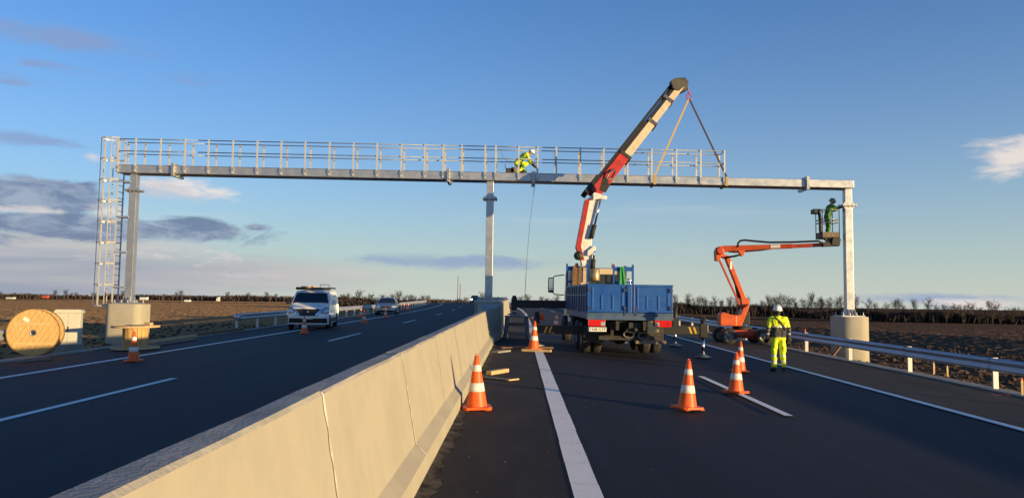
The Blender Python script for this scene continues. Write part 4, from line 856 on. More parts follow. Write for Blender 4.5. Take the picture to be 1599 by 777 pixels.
m = MB(); m.tube([P(1310, 371, YB), P(1311.5, 377, YB), P(1309, 383, YB)], 0.02, 5); bk(m, 'loop_cable', 'black')
# ------------------------------------------------------------------ cars
class Body:
    def __init__(s, prof, wlo, whi, zlo, zhi, nose, crown=0.05):
        s.p = prof; s.a = (wlo, whi, zlo, zhi); s.nose = nose; s.crown = crown; s.ymax = max(y for y, z in prof)
    def S(s, t, u):
        i = max(0, min(len(s.p)-2, int(math.floor(t)))); f = t-i; y = s.p[i][0]*(1-f)+s.p[i+1][0]*f; z = s.p[i][1]*(1-f)+s.p[i+1][1]*f
        wlo, whi, zlo, zhi = s.a; k = sstep(zlo, zhi, z); w_ = wlo*(1-k)+whi*k
        fr = max(0.0, 1-y/1.6); rr = max(0.0, 1-(s.ymax-y)/0.8); b = abs(u)**3.2
        y += s.nose*fr*b-0.10*rr*b; z -= s.crown*abs(u)**6*(1 if z > 0.8 else 0.2)
        return V((u*w_, y, z))
    def Nn(s, t, u):
        e = 0.04; a = s.S(t+e, u)-s.S(t-e, u); b = s.S(t, u+e)-s.S(t, u-e); n = b.cross(a)
        return n.normalized()
    def shell(s, m):
        us = [-1, -0.97, -0.9, -0.75, -0.5, -0.25, 0, 0.25, 0.5, 0.75, 0.9, 0.97, 1]; ts = []
        for i in range(len(s.p)-1): ts += [i, i+0.34, i+0.67]
        ts.append(len(s.p)-1); rows = [[s.S(t, u) for u in us] for t in ts]; m.grid(rows, smooth=True)
        for j, rev in ((0, False), (len(us)-1, True)):
            e = [r[j] for r in rows]; k = len(m.v); m.v += e; fc = tuple(range(k, k+len(e))); m.f.append(fc if not rev else fc[::-1]); m.mi.append(m.cur); m.sm.append(False)
        return m
    def patch(s, t0, t1, u0, u1, off=0.008, nt=5, nu=6, u0b=None, u1b=None):
        u0b = u0 if u0b is None else u0b; u1b = u1 if u1b is None else u1b; m = MB(); rows = []
        for i in range(nt+1):
            f = i/nt; t = t0+(t1-t0)*f; a = u0+(u0b-u0)*f; b = u1+(u1b-u1)*f
            rows.append([s.S(t, a+(b-a)*j/nu)+s.Nn(t, a+(b-a)*j/nu)*off for j in range(nu+1)])
        m.grid(rows); return m
    def sidepoly(s, sg, pts, off=0.01):
        """polygon on the flank: pts (y, z)"""
        wlo, whi, zlo, zhi = s.a; vs = []
        for y, z in pts: k = sstep(zlo, zhi, z); vs.append((sg*(wlo*(1-k)+whi*k+off), y, z))
        m = MB(); m.add(vs, [tuple(range(len(vs))) if sg < 0 else tuple(range(len(vs)-1, -1, -1))]); return m
def vehicle(t, B, paint, wheels, r, parts, wd=0.21):
    bd = B.shell(MB()).build('body', paint, t)
    for mm, nm, ms in parts: mm.build(nm, ms, t if nm in ('windscreen', 'headlight', 'door_mirror', 'roof_rack') else bd)
    for y in wheels:
        for sg in (-1, 1):
            q = MB(); M = Matrix.Translation((sg*(B.a[0]-0.0), y, r+0.01)) @ Matrix.Rotation(math.pi/2, 4, 'Y'); q.lathe([(r*1.13, -0.06), (r*1.13, 0.012), (r*0.2, 0.013)] if sg > 0 else [(r*0.2, -0.013), (r*1.13, -0.012), (r*1.13, 0.06)], 22, M, cap=False); q.build('wheel_arch', 'trim_black', bd)
            wheel(t, (sg*(B.a[0]-wd/2+0.025), y, r), r, wd)
    return bd
# van
vp = P(479.5, 511, 38.0)
van = thing('parked_van', 'white panel van with roof rack parked on the left shoulder, facing the camera', 'van', (vp.x, 38.0, gz(vp.x, 38.0)), 0.125, rx=0.0108)
VB = Body([(0.06, 0.25), (0.0, 0.42), (0.0, 0.66), (0.05, 0.86), (0.16, 1.03), (0.80, 1.24), (1.42, 1.80), (1.72, 1.92), (3.0, 1.96), (4.7, 1.94), (4.93, 1.82), (5.0, 1.1), (4.98, 0.3)], 0.985, 0.83, 1.05, 1.95, 0.30)
pr = [(VB.patch(5.12, 6.08, -0.93, 0.93, 0.006, 6, 10, -0.90, 0.90), 'windscreen', 'glass'),
      (VB.patch(2.0, 3.85, -0.46, 0.46, 0.010, 5, 8, -0.72, 0.72), 'grille', 'black'),
      (VB.patch(0.45, 1.55, -0.95, 0.95, 0.010, 3, 10, -0.93, 0.93), 'lower_grille', 'black'),
      (VB.patch(1.40, 1.85, -0.27, 0.27, 0.022, 2, 4), 'number_plate', 'plate_white')]
for sg in (-1, 1):
    a, b = sorted((sg*0.62, sg*0.995)); c_, d_ = sorted((sg*0.78, sg*0.999)); pr.append((VB.patch(2.75, 4.25, a, b, 0.010, 4, 4, c_, d_), 'headlight_frame', 'black')); a, b = sorted((sg*0.68, sg*0.97)); c_, d_ = sorted((sg*0.80, sg*0.985)); pr.append((VB.patch(2.95, 3.9, a, b, 0.020, 4, 4, c_, d_), 'headlight', 'lamp_glass'))
    a, b = sorted((sg*0.36, sg*0.46)); c_, d_ = sorted((sg*0.60, sg*0.72)); pr.append((VB.patch(2.15, 3.8, a, b, 0.018, 3, 2, c_, d_), 'chrome_bar', 'chrome'))
    pr.append((VB.sidepoly(sg, [(0.98, 1.20), (1.95, 1.20), (1.95, 1.70), (1.50, 1.70)]), 'side_window', 'glass'))
    pr.append((VB.sidepoly(sg, [(2.10, 1.20), (3.30, 1.20), (3.30, 1.70), (2.10, 1.70)]), 'side_window', 'glass')); pr.append((VB.sidepoly(sg, [(3.45, 1.20), (4.75, 1.20), (4.65, 1.70), (3.45, 1.70)]), 'side_window', 'glass'))
    pr.append((VB.sidepoly(sg, [(1.3, 0.33), (3.6, 0.33), (3.6, 0.52), (1.3, 0.52)], 0.012), 'sill_trim', 'trim_black'))
    q = MB(); q.box((sg*1.13, 1.08, 1.33), (0.20, 0.12, 0.24)); pr.append((q, 'door_mirror', 'van_white' if sg > 0 else 'trim_black'))  # left mirror black: its shade is put into the colour
    q = MB(); q.box((sg*0.87*1.05, 2.0, 1.02), (0.03, 0.16, 0.03)); pr.append((q, 'door_handle', 'trim_black'))
q = MB(); q.lathe([(0.055, 0), (0.055, 0.015)], 16, Matrix.Translation((0, 0.035, 0.86)) @ Matrix.Rotation(math.pi/2, 4, 'X')); pr.append((q, 'emblem', 'chrome'))
vehicle(van, VB, 'van_white', (0.96, 4.0), 0.335, pr)
rk = MB(); rk.box((0, 1.75, 2.02), (1.74, 0.08, 0.13)); rack = rk.build('roof_rack', 'trim_black', van)
for yy in (2.6, 3.5, 4.4): q = MB(); q.box((0, yy, 2.05), (1.7, 0.06, 0.06)); q.build('rack_bar', 'trim_black', rack)
for sg in (-1, 1): q = MB(); q.box((sg*0.82, 3.1, 2.06), (0.05, 2.8, 0.07)); q.build('rack_bar', 'trim_black', rack)
q = MB(); q.box((-0.35, 2.9, 2.11), (0.5, 2.6, 0.07)); q.build('roof_load', 'wood_pale', rack)
q = MB()
for x in (0.35, 0.80):
    q.tube([(x, 1.75, 2.1), (x, 1.75, 2.23)], 0.015, 5)
q.tube([(0.35, 1.75, 2.23), (0.80, 1.75, 2.23)], 0.015, 5); q.build('rack_rail', 'trim_black', rack)
# silver car
sp_ = P(602, 489.5, 66)
car = thing('parked_car', 'silver hatchback parked far down the left shoulder, facing the camera', 'car', (sp_.x, 66, gz(sp_.x-curve(66), 66)), 0.10)
CB = Body([(0.05, 0.20), (0.0, 0.36), (0.02, 0.58), (0.10, 0.74), (0.28, 0.82), (1.10, 0.98), (1.85, 1.42), (2.2, 1.50), (3.1, 1.49), (3.85, 1.28), (4.15, 0.95), (4.2, 0.5), (4.15, 0.22)], 0.91, 0.62, 0.85, 1.5, 0.35)
def carparts(B, lamp):
    pr = [(B.patch(5.08, 6.05, -0.93, 0.93, 0.006, 5, 8, -0.90, 0.90), 'windscreen', 'glass'), (B.patch(1.9, 2.9, -0.45, 0.45, 0.008, 3, 6), 'grille', 'trim_black'), (B.patch(0.3, 1.2, -0.7, 0.7, 0.008, 3, 6), 'lower_grille', 'trim_black'), (B.patch(1.25, 1.75, -0.28, 0.28, 0.02, 2, 3), 'number_plate', 'plate_white')]
    for sg in (-1, 1):
        a, b = sorted((sg*0.58, sg*0.96)); pr.append((B.patch(2.3, 3.3, a, b, 0.012, 3, 4), 'headlight', lamp))
        pr.append((B.sidepoly(sg, [(1.35, 0.98), (2.35, 0.98), (2.35, 1.36), (1.95, 1.36)]), 'side_window', 'glass')); pr.append((B.sidepoly(sg, [(2.45, 0.98), (3.5, 1.0), (3.2, 1.36), (2.45, 1.36)]), 'side_window', 'glass'))
        q = MB(); q.box((sg*1.0, 1.45, 1.02), (0.18, 0.10, 0.13)); pr.append((q, 'door_mirror', 'trim_black'))
    return pr
vehicle(car, CB, 'car_silver', (0.85, 3.45), 0.315, carparts(CB, 'lamp_glass'))
dp = P(741.5, 472, 165)
dcar = thing('oncoming_car', 'dark car with lit headlights coming down the left carriageway far away', 'car', (dp.x, 165, gz(dp.x-curve(165), 165)), 0.08)
DB = Body([(0.05, 0.22), (0.0, 0.40), (0.02, 0.70), (0.10, 0.88), (0.28, 0.96), (1.10, 1.10), (1.80, 1.62), (2.2, 1.72), (3.4, 1.71), (4.1, 1.50), (4.4, 1.1), (4.45, 0.6), (4.4, 0.25)], 0.95, 0.70, 1.0, 1.7, 0.3)
vehicle(dcar, DB, 'car_dark', (0.9, 3.6), 0.36, carparts(DB, 'headlamp_on'))
# ------------------------------------------------------------------ cable drums, cabinet, planks on the left
def drum(label, R1, rb, wd):
    """axis along local Z, flanges of planks"""
    t = thing('cable_drum', label, 'cable drum', (0, 0, 0))
    for k, z in enumerate((0.0, wd)):
        n = 10
        for i in range(n):
            a, b = -R1+2*R1*i/n, -R1+2*R1*(i+1)/n; g = 0.0025; pts = []
            lo, hi = a+g, b-g
            for j in range(7): x = lo+(hi-lo)*j/6; pts.append((x, math.sqrt(max(0, R1*R1-x*x))))
            pts += [(x, -y) for x, y in pts[::-1]]
            pts = [p for i_, p in enumerate(pts) if i_ == 0 or (V(p)-V(pts[i_-1])).length > 1e-4]
            if (V(pts[0])-V(pts[-1])).length < 1e-4: pts.pop()
            M = Matrix.Translation((0, 0, z-0.02+(0.0015 if i % 2 else 0))) @ Matrix.Rotation(R(50), 4, 'Z')
            mm = MB(); mm.prism(pts, 0.045, M); mm.build('flange_plank', 'wood_drum', t)
        mm = MB(); z_ = z+(0.026 if k else -0.045); 
        # rim ring
        mm.lathe([(R1+0.012, z-0.03), (R1+0.012, z+0.035), (R1-0.01, z+0.035), (R1-0.01, z-0.03)], 48, cap=False); mm.build('rim', 'wood_pale', t)
    n = 18
    for i in range(n):
        a = 2*math.pi*i/n; mm = MB(); mm.box((rb*math.cos(a), rb*math.sin(a), wd/2), (0.03, 2*math.pi*rb/n-0.008, wd-0.04), None)
        for q_ in range(len(mm.v)):
            v = mm.v[q_]-V((rb*math.cos(a), rb*math.sin(a), 0)); mm.v[q_] = Matrix.Rotation(a, 3, 'Z') @ v+V((rb*math.cos(a), rb*math.sin(a), 0))
        mm.build('barrel_stave', 'wood_drum', t)
    return t
d1 = drum('wooden cable drum standing upright on its rim beside the cabinet', 0.64, 0.33, 0.62)
dpos = P(52, 521, 21.3); d1.location = V((dpos.x, 21.3, gz(-13.4, 21.3)+0.665))
d1.rotation_euler = V((0, 0, -1)).rotation_difference(V((0.34, -0.94, 0.0))).to_euler(); WM[d1.name] = Matrix.Translation(d1.location) @ d1.rotation_euler.to_matrix().to_4x4()
bpy.context.view_layer.update()
# its face furniture: in drum space the visible face looks along -Z. Which local axis is 'up' there:
Rm = d1.rotation_euler.to_matrix(); upl = Rm.inverted() @ V((0, 0, 1)); rtl = Rm.inverted() @ V((0.94, 0.34, 0))
def face_pt(r_, u_, dz=-0.05): return rtl*r_+upl*u_+V((0, 0, dz))
for u_ in (0.24, -0.30):
    hw_ = math.sqrt(0.64**2-u_**2)-0.09
    mm = MB(); mm.beam(face_pt(-hw_, u_, -0.036), face_pt(hw_, u_, -0.036), 0.055, 0.03, (0, 0, 1)); mm.build('batten', 'wood_pale', d1)
mm = MB(); mm.add([tuple(face_pt(*q_, -0.024)) for q_ in ((-0.27, 0.36), (-0.13, 0.28), (-0.10, 0.36), (-0.22, 0.45))], [(0, 1, 2, 3)]); mm.build('paper_label', 'paper', d1)
mm = MB(); mm.lathe([(0.075, -0.034), (0.075, -0.022), (0.035, -0.022)], 4, cap=False); mm.lathe([(0.09, -0.027), (0.055, -0.034), (0.055, -0.02)], 16, cap=False); mm.build('hub_plate', 'galv_dark', d1)
mm = MB(); mm.lathe([(0.05, -0.036), (0.001, -0.036)], 16, cap=False); mm.build('hub_hole', 'black', d1)
d2 = drum('wooden cable drum lying on its flange in front of the gantry pedestal', 0.69, 0.35, 0.66)
q_ = P(211, 545, 24.1); d2.location = V((q_.x, 24.1, gz(q_.x, 24.1)+0.06)); d2.rotation_euler = (0.0, -0.02, 0.6)
o = plank('small pale wood offcut on top of the flat-lying cable drum', V((q_.x+0.36, 23.95, d2.location.z+0.66+0.09)), V((q_.x+0.58, 23.9, d2.location.z+0.66+0.09)), 0.14, 0.09, 'wood_pale', name='wood_block', cat='wood block')
cpx = P(106, 540, 25.6); cz = gz(-13.4, 25.6)-0.15
cabn = thing('electrical_cabinet', 'beige roadside electrical cabinet behind the upright cable drum', 'cabinet', (cpx.x, 25.6, cz), 0.32)
m = MB(); m.box((0, 0, 0.10), (0.86, 0.5, 0.20)); m.build('plinth', 'lip_concrete', cabn, bevel=0.01)
m = MB(); m.box((0, 0, 0.72), (0.74, 0.38, 1.04)); m.build('body', 'cabinet', cabn, bevel=0.012)
m = MB(); m.prism([(-0.42, 0), (0.42, 0), (0.42, 0.06), (0.36, 0.12), (-0.36, 0.12), (-0.42, 0.06)], 0.46, Matrix.Translation((0, 0.23, 1.24)) @ Matrix.Rotation(math.pi/2, 4, 'X')); m.build('roof', 'cabinet', cabn, bevel=0.01)
for sg in (-1, 1):
    m = MB(); m.box((sg*0.178, -0.195, 0.74), (0.345, 0.02, 0.96)); dr = m.build('door', 'cabinet', cabn, bevel=0.006)
m = MB(); m.box((0.02, -0.215, 0.72), (0.03, 0.02, 0.16)); m.build('door_handle', 'black', dr)
# timbers lying along the road edge
def lay(label, pa, ya, pb, yb, wd, ht, ms, dz=0.04): 
    a = P(*pa, ya); b = P(*pb, yb); a.z = gz(a.x, ya)+dz; b.z = gz(b.x, yb)+dz; return plank(label, a, b, wd, ht, ms)
lay('long pale timber lying along the left road edge, nearest the flat-lying drum', (232, 527), 26.3, (305, 520), 30.6, 0.16, 0.10, 'wood_pale', 0.10)
lay('brown timber lying along the left road edge just before the guardrail end', (292, 520.5), 30.9, (378, 515), 36.6, 0.22, 0.12, 'wood', 0.10)
lay('grey board lying on the left shoulder below the brown timber', (238, 530), 25.4, (306, 523), 29.3, 0.20, 0.05, 'wood_old', 0.04)
lay('weathered board lying on the asphalt in front of the upright drum', (32, 568), 19.3, (80, 561), 20.3, 0.12, 0.05, 'wood_old', 0.03)
lay('yellow wooden block lying on the asphalt right of the barrier cone', (763, 577), 16.0, (791, 571.5), 16.6, 0.13, 0.08, 'wood_pale', 0.045)
lay('thin pale batten on the asphalt in front of the yellow wooden block', (757, 580), 15.45, (795, 583), 15.0, 0.07, 0.03, 'galv_dark', 0.02)
lay('short wood chip at the end of the thin batten', (793, 584.5), 14.9, (809, 582), 15.1, 0.07, 0.03, 'wood_pale', 0.02)
lay('flat stone slab lying at the barrier foot before the trestle', (772, 543), 22.0, (792, 541), 22.6, 0.25, 0.05, 'lip_concrete', 0.03)
# boards in shade at the barrier foot beyond the trestle
# survey stakes by the right rail
for i, (px, py, y_, lb_) in enumerate(((1258, 548, 30.5, 'wooden survey stake with red top behind the worker at the guardrail'), (1596, 610, 17.3, 'pale survey stake at the right picture edge below the guardrail'), (1458, 566, 24.0, 'thin survey peg in the field right of the gantry pedestal'), (1479, 567, 24.0, 'second thin survey peg in the field, further right of the gantry pedestal'))):
    p = P(px, py, y_); zf = field_z(p.x, y_) if p.x > 11.6 else gz(p.x, y_)
    t = thing('survey_stake', lb_, 'survey stake', (p.x, y_, zf)); ht = 0.95 if i == 0 else (0.42 if i == 1 else 0.5)
    m = MB(); m.box((0, 0, ht*0.4), (0.05, 0.03, ht*0.85)); m.build('stake', 'wood_pale', t)
    m = MB(); m.add([(-0.026, -0.016, ht*0.825), (0.026, -0.016, ht*0.825), (0.026, 0.016, ht*0.825), (-0.026, 0.016, ht*0.825), (0, 0, ht)], [(0, 1, 4), (1, 2, 4), (2, 3, 4), (3, 0, 4)]); m.build('tip', 'stake_red' if i < 2 else 'wood_pale', t)
lp_ = P(1302, 556, 30); plank('leaning wooden strut behind the guardrail beside the pedestal foot', V((lp_.x, 30.2, field_z(lp_.x, 30.2)+0.02)), P(1312, 540, 30.4), 0.10, 0.05, 'wood')
# two posts far ahead and small things on the horizon
for px, top, lb_ in ((714.5, 431, 'taller of two thin grey poles far beyond the left carriageway'), (718, 443, 'shorter of two thin grey poles far beyond the left carriageway')):
    a = P(px, 474, 190); b = P(px+1, top, 190); a.z = gz(-14, 190)-2; m = MB(); m.tube([a, b], [0.16, 0.09], 8); m.lathe([(0.25, 0), (0.25, 0.3), (0.1, 0.5)], 8, Matrix.Translation(V((a.x, a.y, a.z+1.6)))); tag(m.build('lamp_pole', 'pole_grey'), lb_, 'pole')
# ------------------------------------------------------------------ people
def ico(c, rx, ry, rz, Mr=None, n=10):
    m = MB(); prof = [(math.sin(math.pi*i/n), -math.cos(math.pi*i/n)) for i in range(n+1)]
    M = Matrix.Translation(c) @ (Mr.to_4x4() if Mr else Matrix.Identity(4)) @ Matrix.Diagonal((rx, ry, rz, 1))
    m.lathe([(max(r_, 0.001), z) for r_, z in prof], 14, M, cap=True); return m
def person(name, label, J, loc, rz, paint, extra=None, voxel=0.013, helm='helmet_white'):
    t = thing(name, label, 'person', loc, rz)
    J = {k: V(v) for k, v in J.items()}
    seg = []   # name, a, b, ra, rb
    def s(n, a, b, ra, rb): seg.append((n, V(a), V(b), ra, rb))
    sd = (J['shR']-J['shL']).normalized(); hd = (J['hipR']-J['hipL']).normalized(); up = (J['neck']-J['pelvis']).normalized()
    for k in (-1, 0, 1):
        s('hips', J['pelvis']+hd*0.085*k, J['pelvis']+hd*0.075*k+up*0.12, 0.125, 0.125)
        s('waist', J['pelvis']+hd*0.065*k+up*0.12, J['chest']+sd*0.09*k, 0.122, 0.13)
    s('chest', J['shL']-up*0.05+sd*0.07, J['shR']-up*0.05-sd*0.07, 0.125, 0.125); s('chest', J['chest'], J['neck']-up*0.05, 0.14, 0.09)
    s('neck', J['neck']-up*0.04, J['head']-V((0, 0, 0.04)), 0.062, 0.058)
    for q in 'LR':
        s('sleeve', J['sh'+q], J['el'+q], 0.076, 0.060); s('forearm', J['el'+q], J['wr'+q], 0.060, 0.046); s('chest', J['neck']-up*0.06, J['sh'+q], 0.07, 0.078)
        s('thigh', J['hip'+q], J['kn'+q], 0.108, 0.078); s('shin', J['kn'+q], J['an'+q], 0.078, 0.068)
        fd = (J['toe'+q]-J['an'+q]); fd.z = 0
        s('foot', J['an'+q]+V((0, 0, -0.045))-fd*0.25, J['toe'+q], 0.052, 0.042); s('foot', J['an'+q], J['an'+q]+V((0, 0, -0.04)), 0.06, 0.055)
        w_ = J['wr'+q]; d = (w_-J['el'+q]).normalized(); ac = d.cross(V((0, 0, 1)) if abs(d.z) < 0.8 else V((0, 1, 0))).normalized()
        if q == 'L': ac = -ac
        pn = d.cross(ac)
        s('hand', w_, w_+d*0.085, 0.036, 0.038); s('hand', w_+ac*0.016+d*0.02, w_+d*0.09+ac*0.022, 0.026, 0.024); s('hand', w_-ac*0.016+d*0.02, w_+d*0.085-ac*0.024, 0.026, 0.022)
        for i, (o_, ln) in enumerate(((-0.033, 0.062), (-0.011, 0.076), (0.011, 0.080), (0.033, 0.070))):
            b0 = w_+d*0.09+ac*o_; k1 = b0+d*ln*0.55+pn*0.012; s('hand', b0, k1, 0.0125, 0.0115); s('hand', k1, k1+d*ln*0.40+pn*0.030, 0.0115, 0.010)
        th0 = w_+d*0.03+ac*0.035; s('hand', th0, th0+d*0.045+ac*0.035, 0.016, 0.013); s('hand', th0+d*0.045+ac*0.035, th0+d*0.085+ac*0.038, 0.013, 0.011)
    m = MB()
    for n, a, b, ra, rb in seg:
        d = b-a; L_ = max(d.length, 1e-4); q = V((0, 0, 1)).rotation_difference(d).to_matrix().to_4x4() if d.length > 1e-4 else Matrix.Identity(4); pr = []
        for i in range(6): an = math.pi/2*i/5; pr.append((max(ra*math.sin(an), 1e-4), -ra*math.cos(an)))
        for i in range(6): an = math.pi/2*(1-i/5); pr.append((max(rb*math.sin(an), 1e-4), L_+rb*math.cos(an)))
        m.lathe(pr, 12, Matrix.Translation(a) @ q)
    # head with face: skull, jaw, nose, ears
    fdir = V(J['look']).normalized(); side = fdir.cross(V((0, 0, 1))).normalized(); hup = side.cross(fdir); Mr = Matrix((side, fdir, hup)).transposed(); hc = J['head']
    for mm in (ico(hc+hup*0.035, 0.076, 0.096, 0.10, Mr), ico(hc+hup*-0.045+fdir*0.022, 0.058, 0.070, 0.070, Mr), ico(hc+fdir*0.100-hup*0.015, 0.013, 0.020, 0.022, Mr), ico(hc+side*0.078-hup*0.005, 0.010, 0.020, 0.030, Mr), ico(hc-side*0.078-hup*0.005, 0.010, 0.020, 0.030, Mr)): m.add(mm.v, mm.f)
    seg.append(('head', hc-hup*0.05, hc+hup*0.05, 0.085, 0.09))
    me = m.mesh('tmp', 'skin'); o = bpy.data.objects.new('tmp', me); COL.objects.link(o)
    r_ = o.modifiers.new('r', 'REMESH'); r_.mode = 'VOXEL'; r_.voxel_size = voxel; r_.use_smooth_shade = True
    sm = o.modifiers.new('s', 'SMOOTH'); sm.iterations = 2; sm.factor = 0.5
    dg = bpy.context.evaluated_depsgraph_get(); me2 = bpy.data.meshes.new_from_object(o.evaluated_get(dg)); bpy.data.objects.remove(o)
    names = ['hivis', 'hivis_green', 'reflective', 'navy_cloth', 'black', 'skin']; me2.materials.clear()
    for n in names: me2.materials.append(MATS[n])
    nv = len(me2.vertices); co = np.empty(nv*3); me2.vertices.foreach_get('co', co); co = co.reshape(-1, 3); nr = np.empty(nv*3); me2.vertices.foreach_get('normal', nr); nr = nr.reshape(-1, 3)
    for i in range(nv):      # cloth folds
        if co[i, 2] < J['neck'].z-0.03: v_ = V(co[i]); co[i] += nr[i]*(0.024*noise.noise(v_*7.0)+0.010*noise.noise(v_*16))
    me2.vertices.foreach_set('co', co.ravel()); me2.update()
    nf = len(me2.polygons); C = np.empty(nf*3); me2.polygons.foreach_get('center', C); C = C.reshape(-1, 3)
    bd_ = np.full(nf, 1e9); bi = np.zeros(nf, int); bt = np.zeros(nf)
    for i, (n, a, b, ra, rb) in enumerate(seg):
        A = np.array(a); D = np.array(b)-A; l2 = max(float(D @ D), 1e-9); tt = np.clip(((C-A) @ D)/l2, 0, 1); di = np.linalg.norm(C-(A+tt[:, None]*D), axis=1)-(ra+(rb-ra)*tt)
        k = di < bd_; bd_[k] = di[k]; bi[k] = i; bt[k] = tt[k]
    idx = [names.index(paint(seg[bi[i]][0], bt[i], V(C[i]))) for i in range(nf)]
    me2.polygons.foreach_set('material_index', idx); me2.polygons.foreach_set('use_smooth', [True]*len(idx)); me2.update()
    bd = bpy.data.objects.new('body', me2); COL.objects.link(bd); bd.parent = t; WM[bd.name] = WM[t.name]
    # helmet, eyes, mouth
    Mh = Matrix.Translation(hc+hup*0.055) @ Mr.to_4x4()
    hm = MB(); hm.lathe([(0.124, -0.02), (0.126, 0.01), (0.120, 0.06), (0.096, 0.105), (0.055, 0.135), (0.001, 0.145)], 20, Mh @ Matrix.Diagonal((0.95, 1.12, 1, 1)), cap=False); hm.box((0, 0.0, 0.11), (0.03, 0.20, 0.03), Mh)
    hel = hm.build('helmet', helm, t)
    q = MB(); q.prism([(0.10*math.cos(R(a)), 0.10+0.075*math.sin(R(a))) for a in range(0, 181, 20)], 0.012, Mh); q.lathe([(0.118, -0.004), (0.134, -0.004), (0.134, 0.006), (0.118, 0.008)], 20, Mh @ Matrix.Diagonal((0.95, 1.12, 1, 1)), cap=False); q.build('brim', helm, hel)
    for sg, nm in ((-1, 'eye'), (1, 'eye')): ico(hc+fdir*0.092+side*sg*0.031+hup*0.012, 0.011, 0.008, 0.008, Mr, 6).build(nm, 'black', t)
    ico(hc+fdir*0.088-hup*0.062, 0.024, 0.008, 0.006, Mr, 6).build('mouth', 'crane_red', t)
    return t
# 1: standing worker seen from behind, facing up the road
wp = P(1216, 578, 20.0)
lo, hi = 5.0, 60.0
for _ in range(40):
    md = (lo+hi)/2; p = P(1216, 579, md); lo, hi = (md, hi) if p.z > gz(p.x, md) else (lo, md)
wp = P(1216, 579, lo); sc1 = (P(1216, 477, lo).z-wp.z)/1.80
J1 = dict(pelvis=(0, 0, 0.94), chest=(0, 0.0, 1.28), neck=(0, -0.01, 1.50), head=(0.0, 0.03, 1.62), look=(0.45, 1, -0.05),
          shL=(-0.20, -0.01, 1.43), shR=(0.20, -0.01, 1.43), elL=(-0.285, -0.03, 1.15), elR=(0.285, -0.03, 1.16), wrL=(-0.285, 0.05, 0.91), wrR=(0.295, 0.06, 0.92),
          hipL=(-0.10, 0, 0.90), hipR=(0.10, 0, 0.90), knL=(-0.125, 0.02, 0.49), knR=(0.12, 0.01, 0.49), anL=(-0.135, -0.02, 0.10), anR=(0.13, -0.05, 0.10), toeL=(-0.17, 0.14, 0.045), toeR=(0.16, 0.10, 0.045))
def paint1(n, t, c):
    if n in ('hand', 'foot'): return 'black'
    if n in ('head', 'neck'): return 'skin' if (c.x*0.45+(c.y-0.03)) > 0.035 and c.z > 1.53 else 'black'
    if n == 'forearm': return 'hivis' if t < 0.05 else ('reflective' if 0.38 < t < 0.58 else 'navy_cloth')
    if n == 'sleeve': return 'hivis' if t < 0.82 else 'navy_cloth'
    if n == 'shin': return 'reflective' if (0.12 < t < 0.24 or 0.52 < t < 0.66) else ('hivis' if t < 0.97 else 'black')
    if n in ('thigh', 'hips'): return 'hivis' if c.z < 0.935 else 'navy_cloth'
    return 'navy_cloth' if c.z < 1.20 else ('reflective' if c.z < 1.235 else 'hivis')
w1 = person('person', 'worker in yellow hi-vis suit and white helmet standing on the right lane, seen from behind', J1, tuple(wp), 0.0, paint1)
w1.scale = (sc1,)*3
m = MB(); m.beam((-0.15, -0.125, 1.50), (0.02, -0.155, 1.34), 0.045, 0.012, (0, -1, 0)); m.beam((0.02, -0.155, 1.34), (0.185, -0.135, 1.13), 0.045, 0.012, (0, -1, 0)); m.build('shoulder_strap', 'black', w1)
m = MB(); m.lathe([(0.02, -0.012), (0.02, 0.012)], 8, Matrix.Translation((0.31, 0.13, 0.83)) @ Matrix.Rotation(1.2, 4, 'X')); m.build('glove_cuff', 'stake_red', w1)
# 2: worker kneeling on the walkway, reaching down to the flange (facing right)
kx = P(812, 268, GY+0.35); kz = bz(kx.x)+0.04
J2 = dict(pelvis=(0, -0.12, 0.50), chest=(0, 0.16, 0.78), neck=(0, 0.34, 0.90), head=(0, 0.46, 0.93), look=(0, 1, -0.75),
          shL=(-0.19, 0.28, 0.84), shR=(0.19, 0.28, 0.84), elL=(-0.20, 0.42, 0.56), elR=(0.20, 0.44, 0.56), wrL=(-0.10, 0.62, 0.36), wrR=(0.12, 0.64, 0.34),
          hipL=(-0.10, -0.14, 0.46), hipR=(0.10, -0.14, 0.46), knL=(-0.15, 0.22, 0.10), knR=(0.15, 0.10, 0.30), anL=(-0.14, -0.20, 0.11), anR=(0.15, -0.02, 0.11), toeL=(-0.14, -0.36, 0.05), toeR=(0.16, 0.14, 0.045))
J2['knR'] = (0.16, 0.28, 0.42)
def paint2(n, t, c):
    if n in ('hand', 'foot'): return 'black' if n == 'foot' else 'skin'
    if n in ('head', 'neck'): return 'skin'
    if n == 'sleeve': return 'reflective' if 0.5 < t < 0.62 else 'hivis'
    if n == 'forearm': return 'hivis' if t < 0.55 else 'navy_cloth'
    if n in ('thigh', 'shin'): return 'hivis_green' if (0.35 < t < 0.6) else 'hivis'
    if n == 'waist': return 'hivis_green'
    return 'hivis'
person('person', 'worker in yellow hi-vis suit kneeling on the gantry walkway, bent over the beam joint', J2, (kx.x, GY+0.35, kz), -math.pi/2, paint2, voxel=0.014)
bgp = P(797, 268, GY+0.3); bgz = bz(bgp.x)+0.04
tb_ = thing('tool_bag', 'dark open tool bag on the walkway behind the kneeling worker', 'tool bag', (bgp.x, GY+0.3, bgz))
m = MB(); m.box((0, 0, 0.11), (0.40, 0.26, 0.22)); m.build('bag_body', 'navy_cloth', tb_, bevel=0.04)
m = MB(); m.box((0.16, -0.02, 0.14), (0.26, 0.22, 0.26)); m.build('side_pocket', 'wood_old', tb_, bevel=0.05)
m = MB(); m.tube([(-0.2, 0, 0.2), (-0.24, 0, 0.38), (-0.22, 0, 0.42)], 0.014, 6); m.build('handle', 'black', tb_)
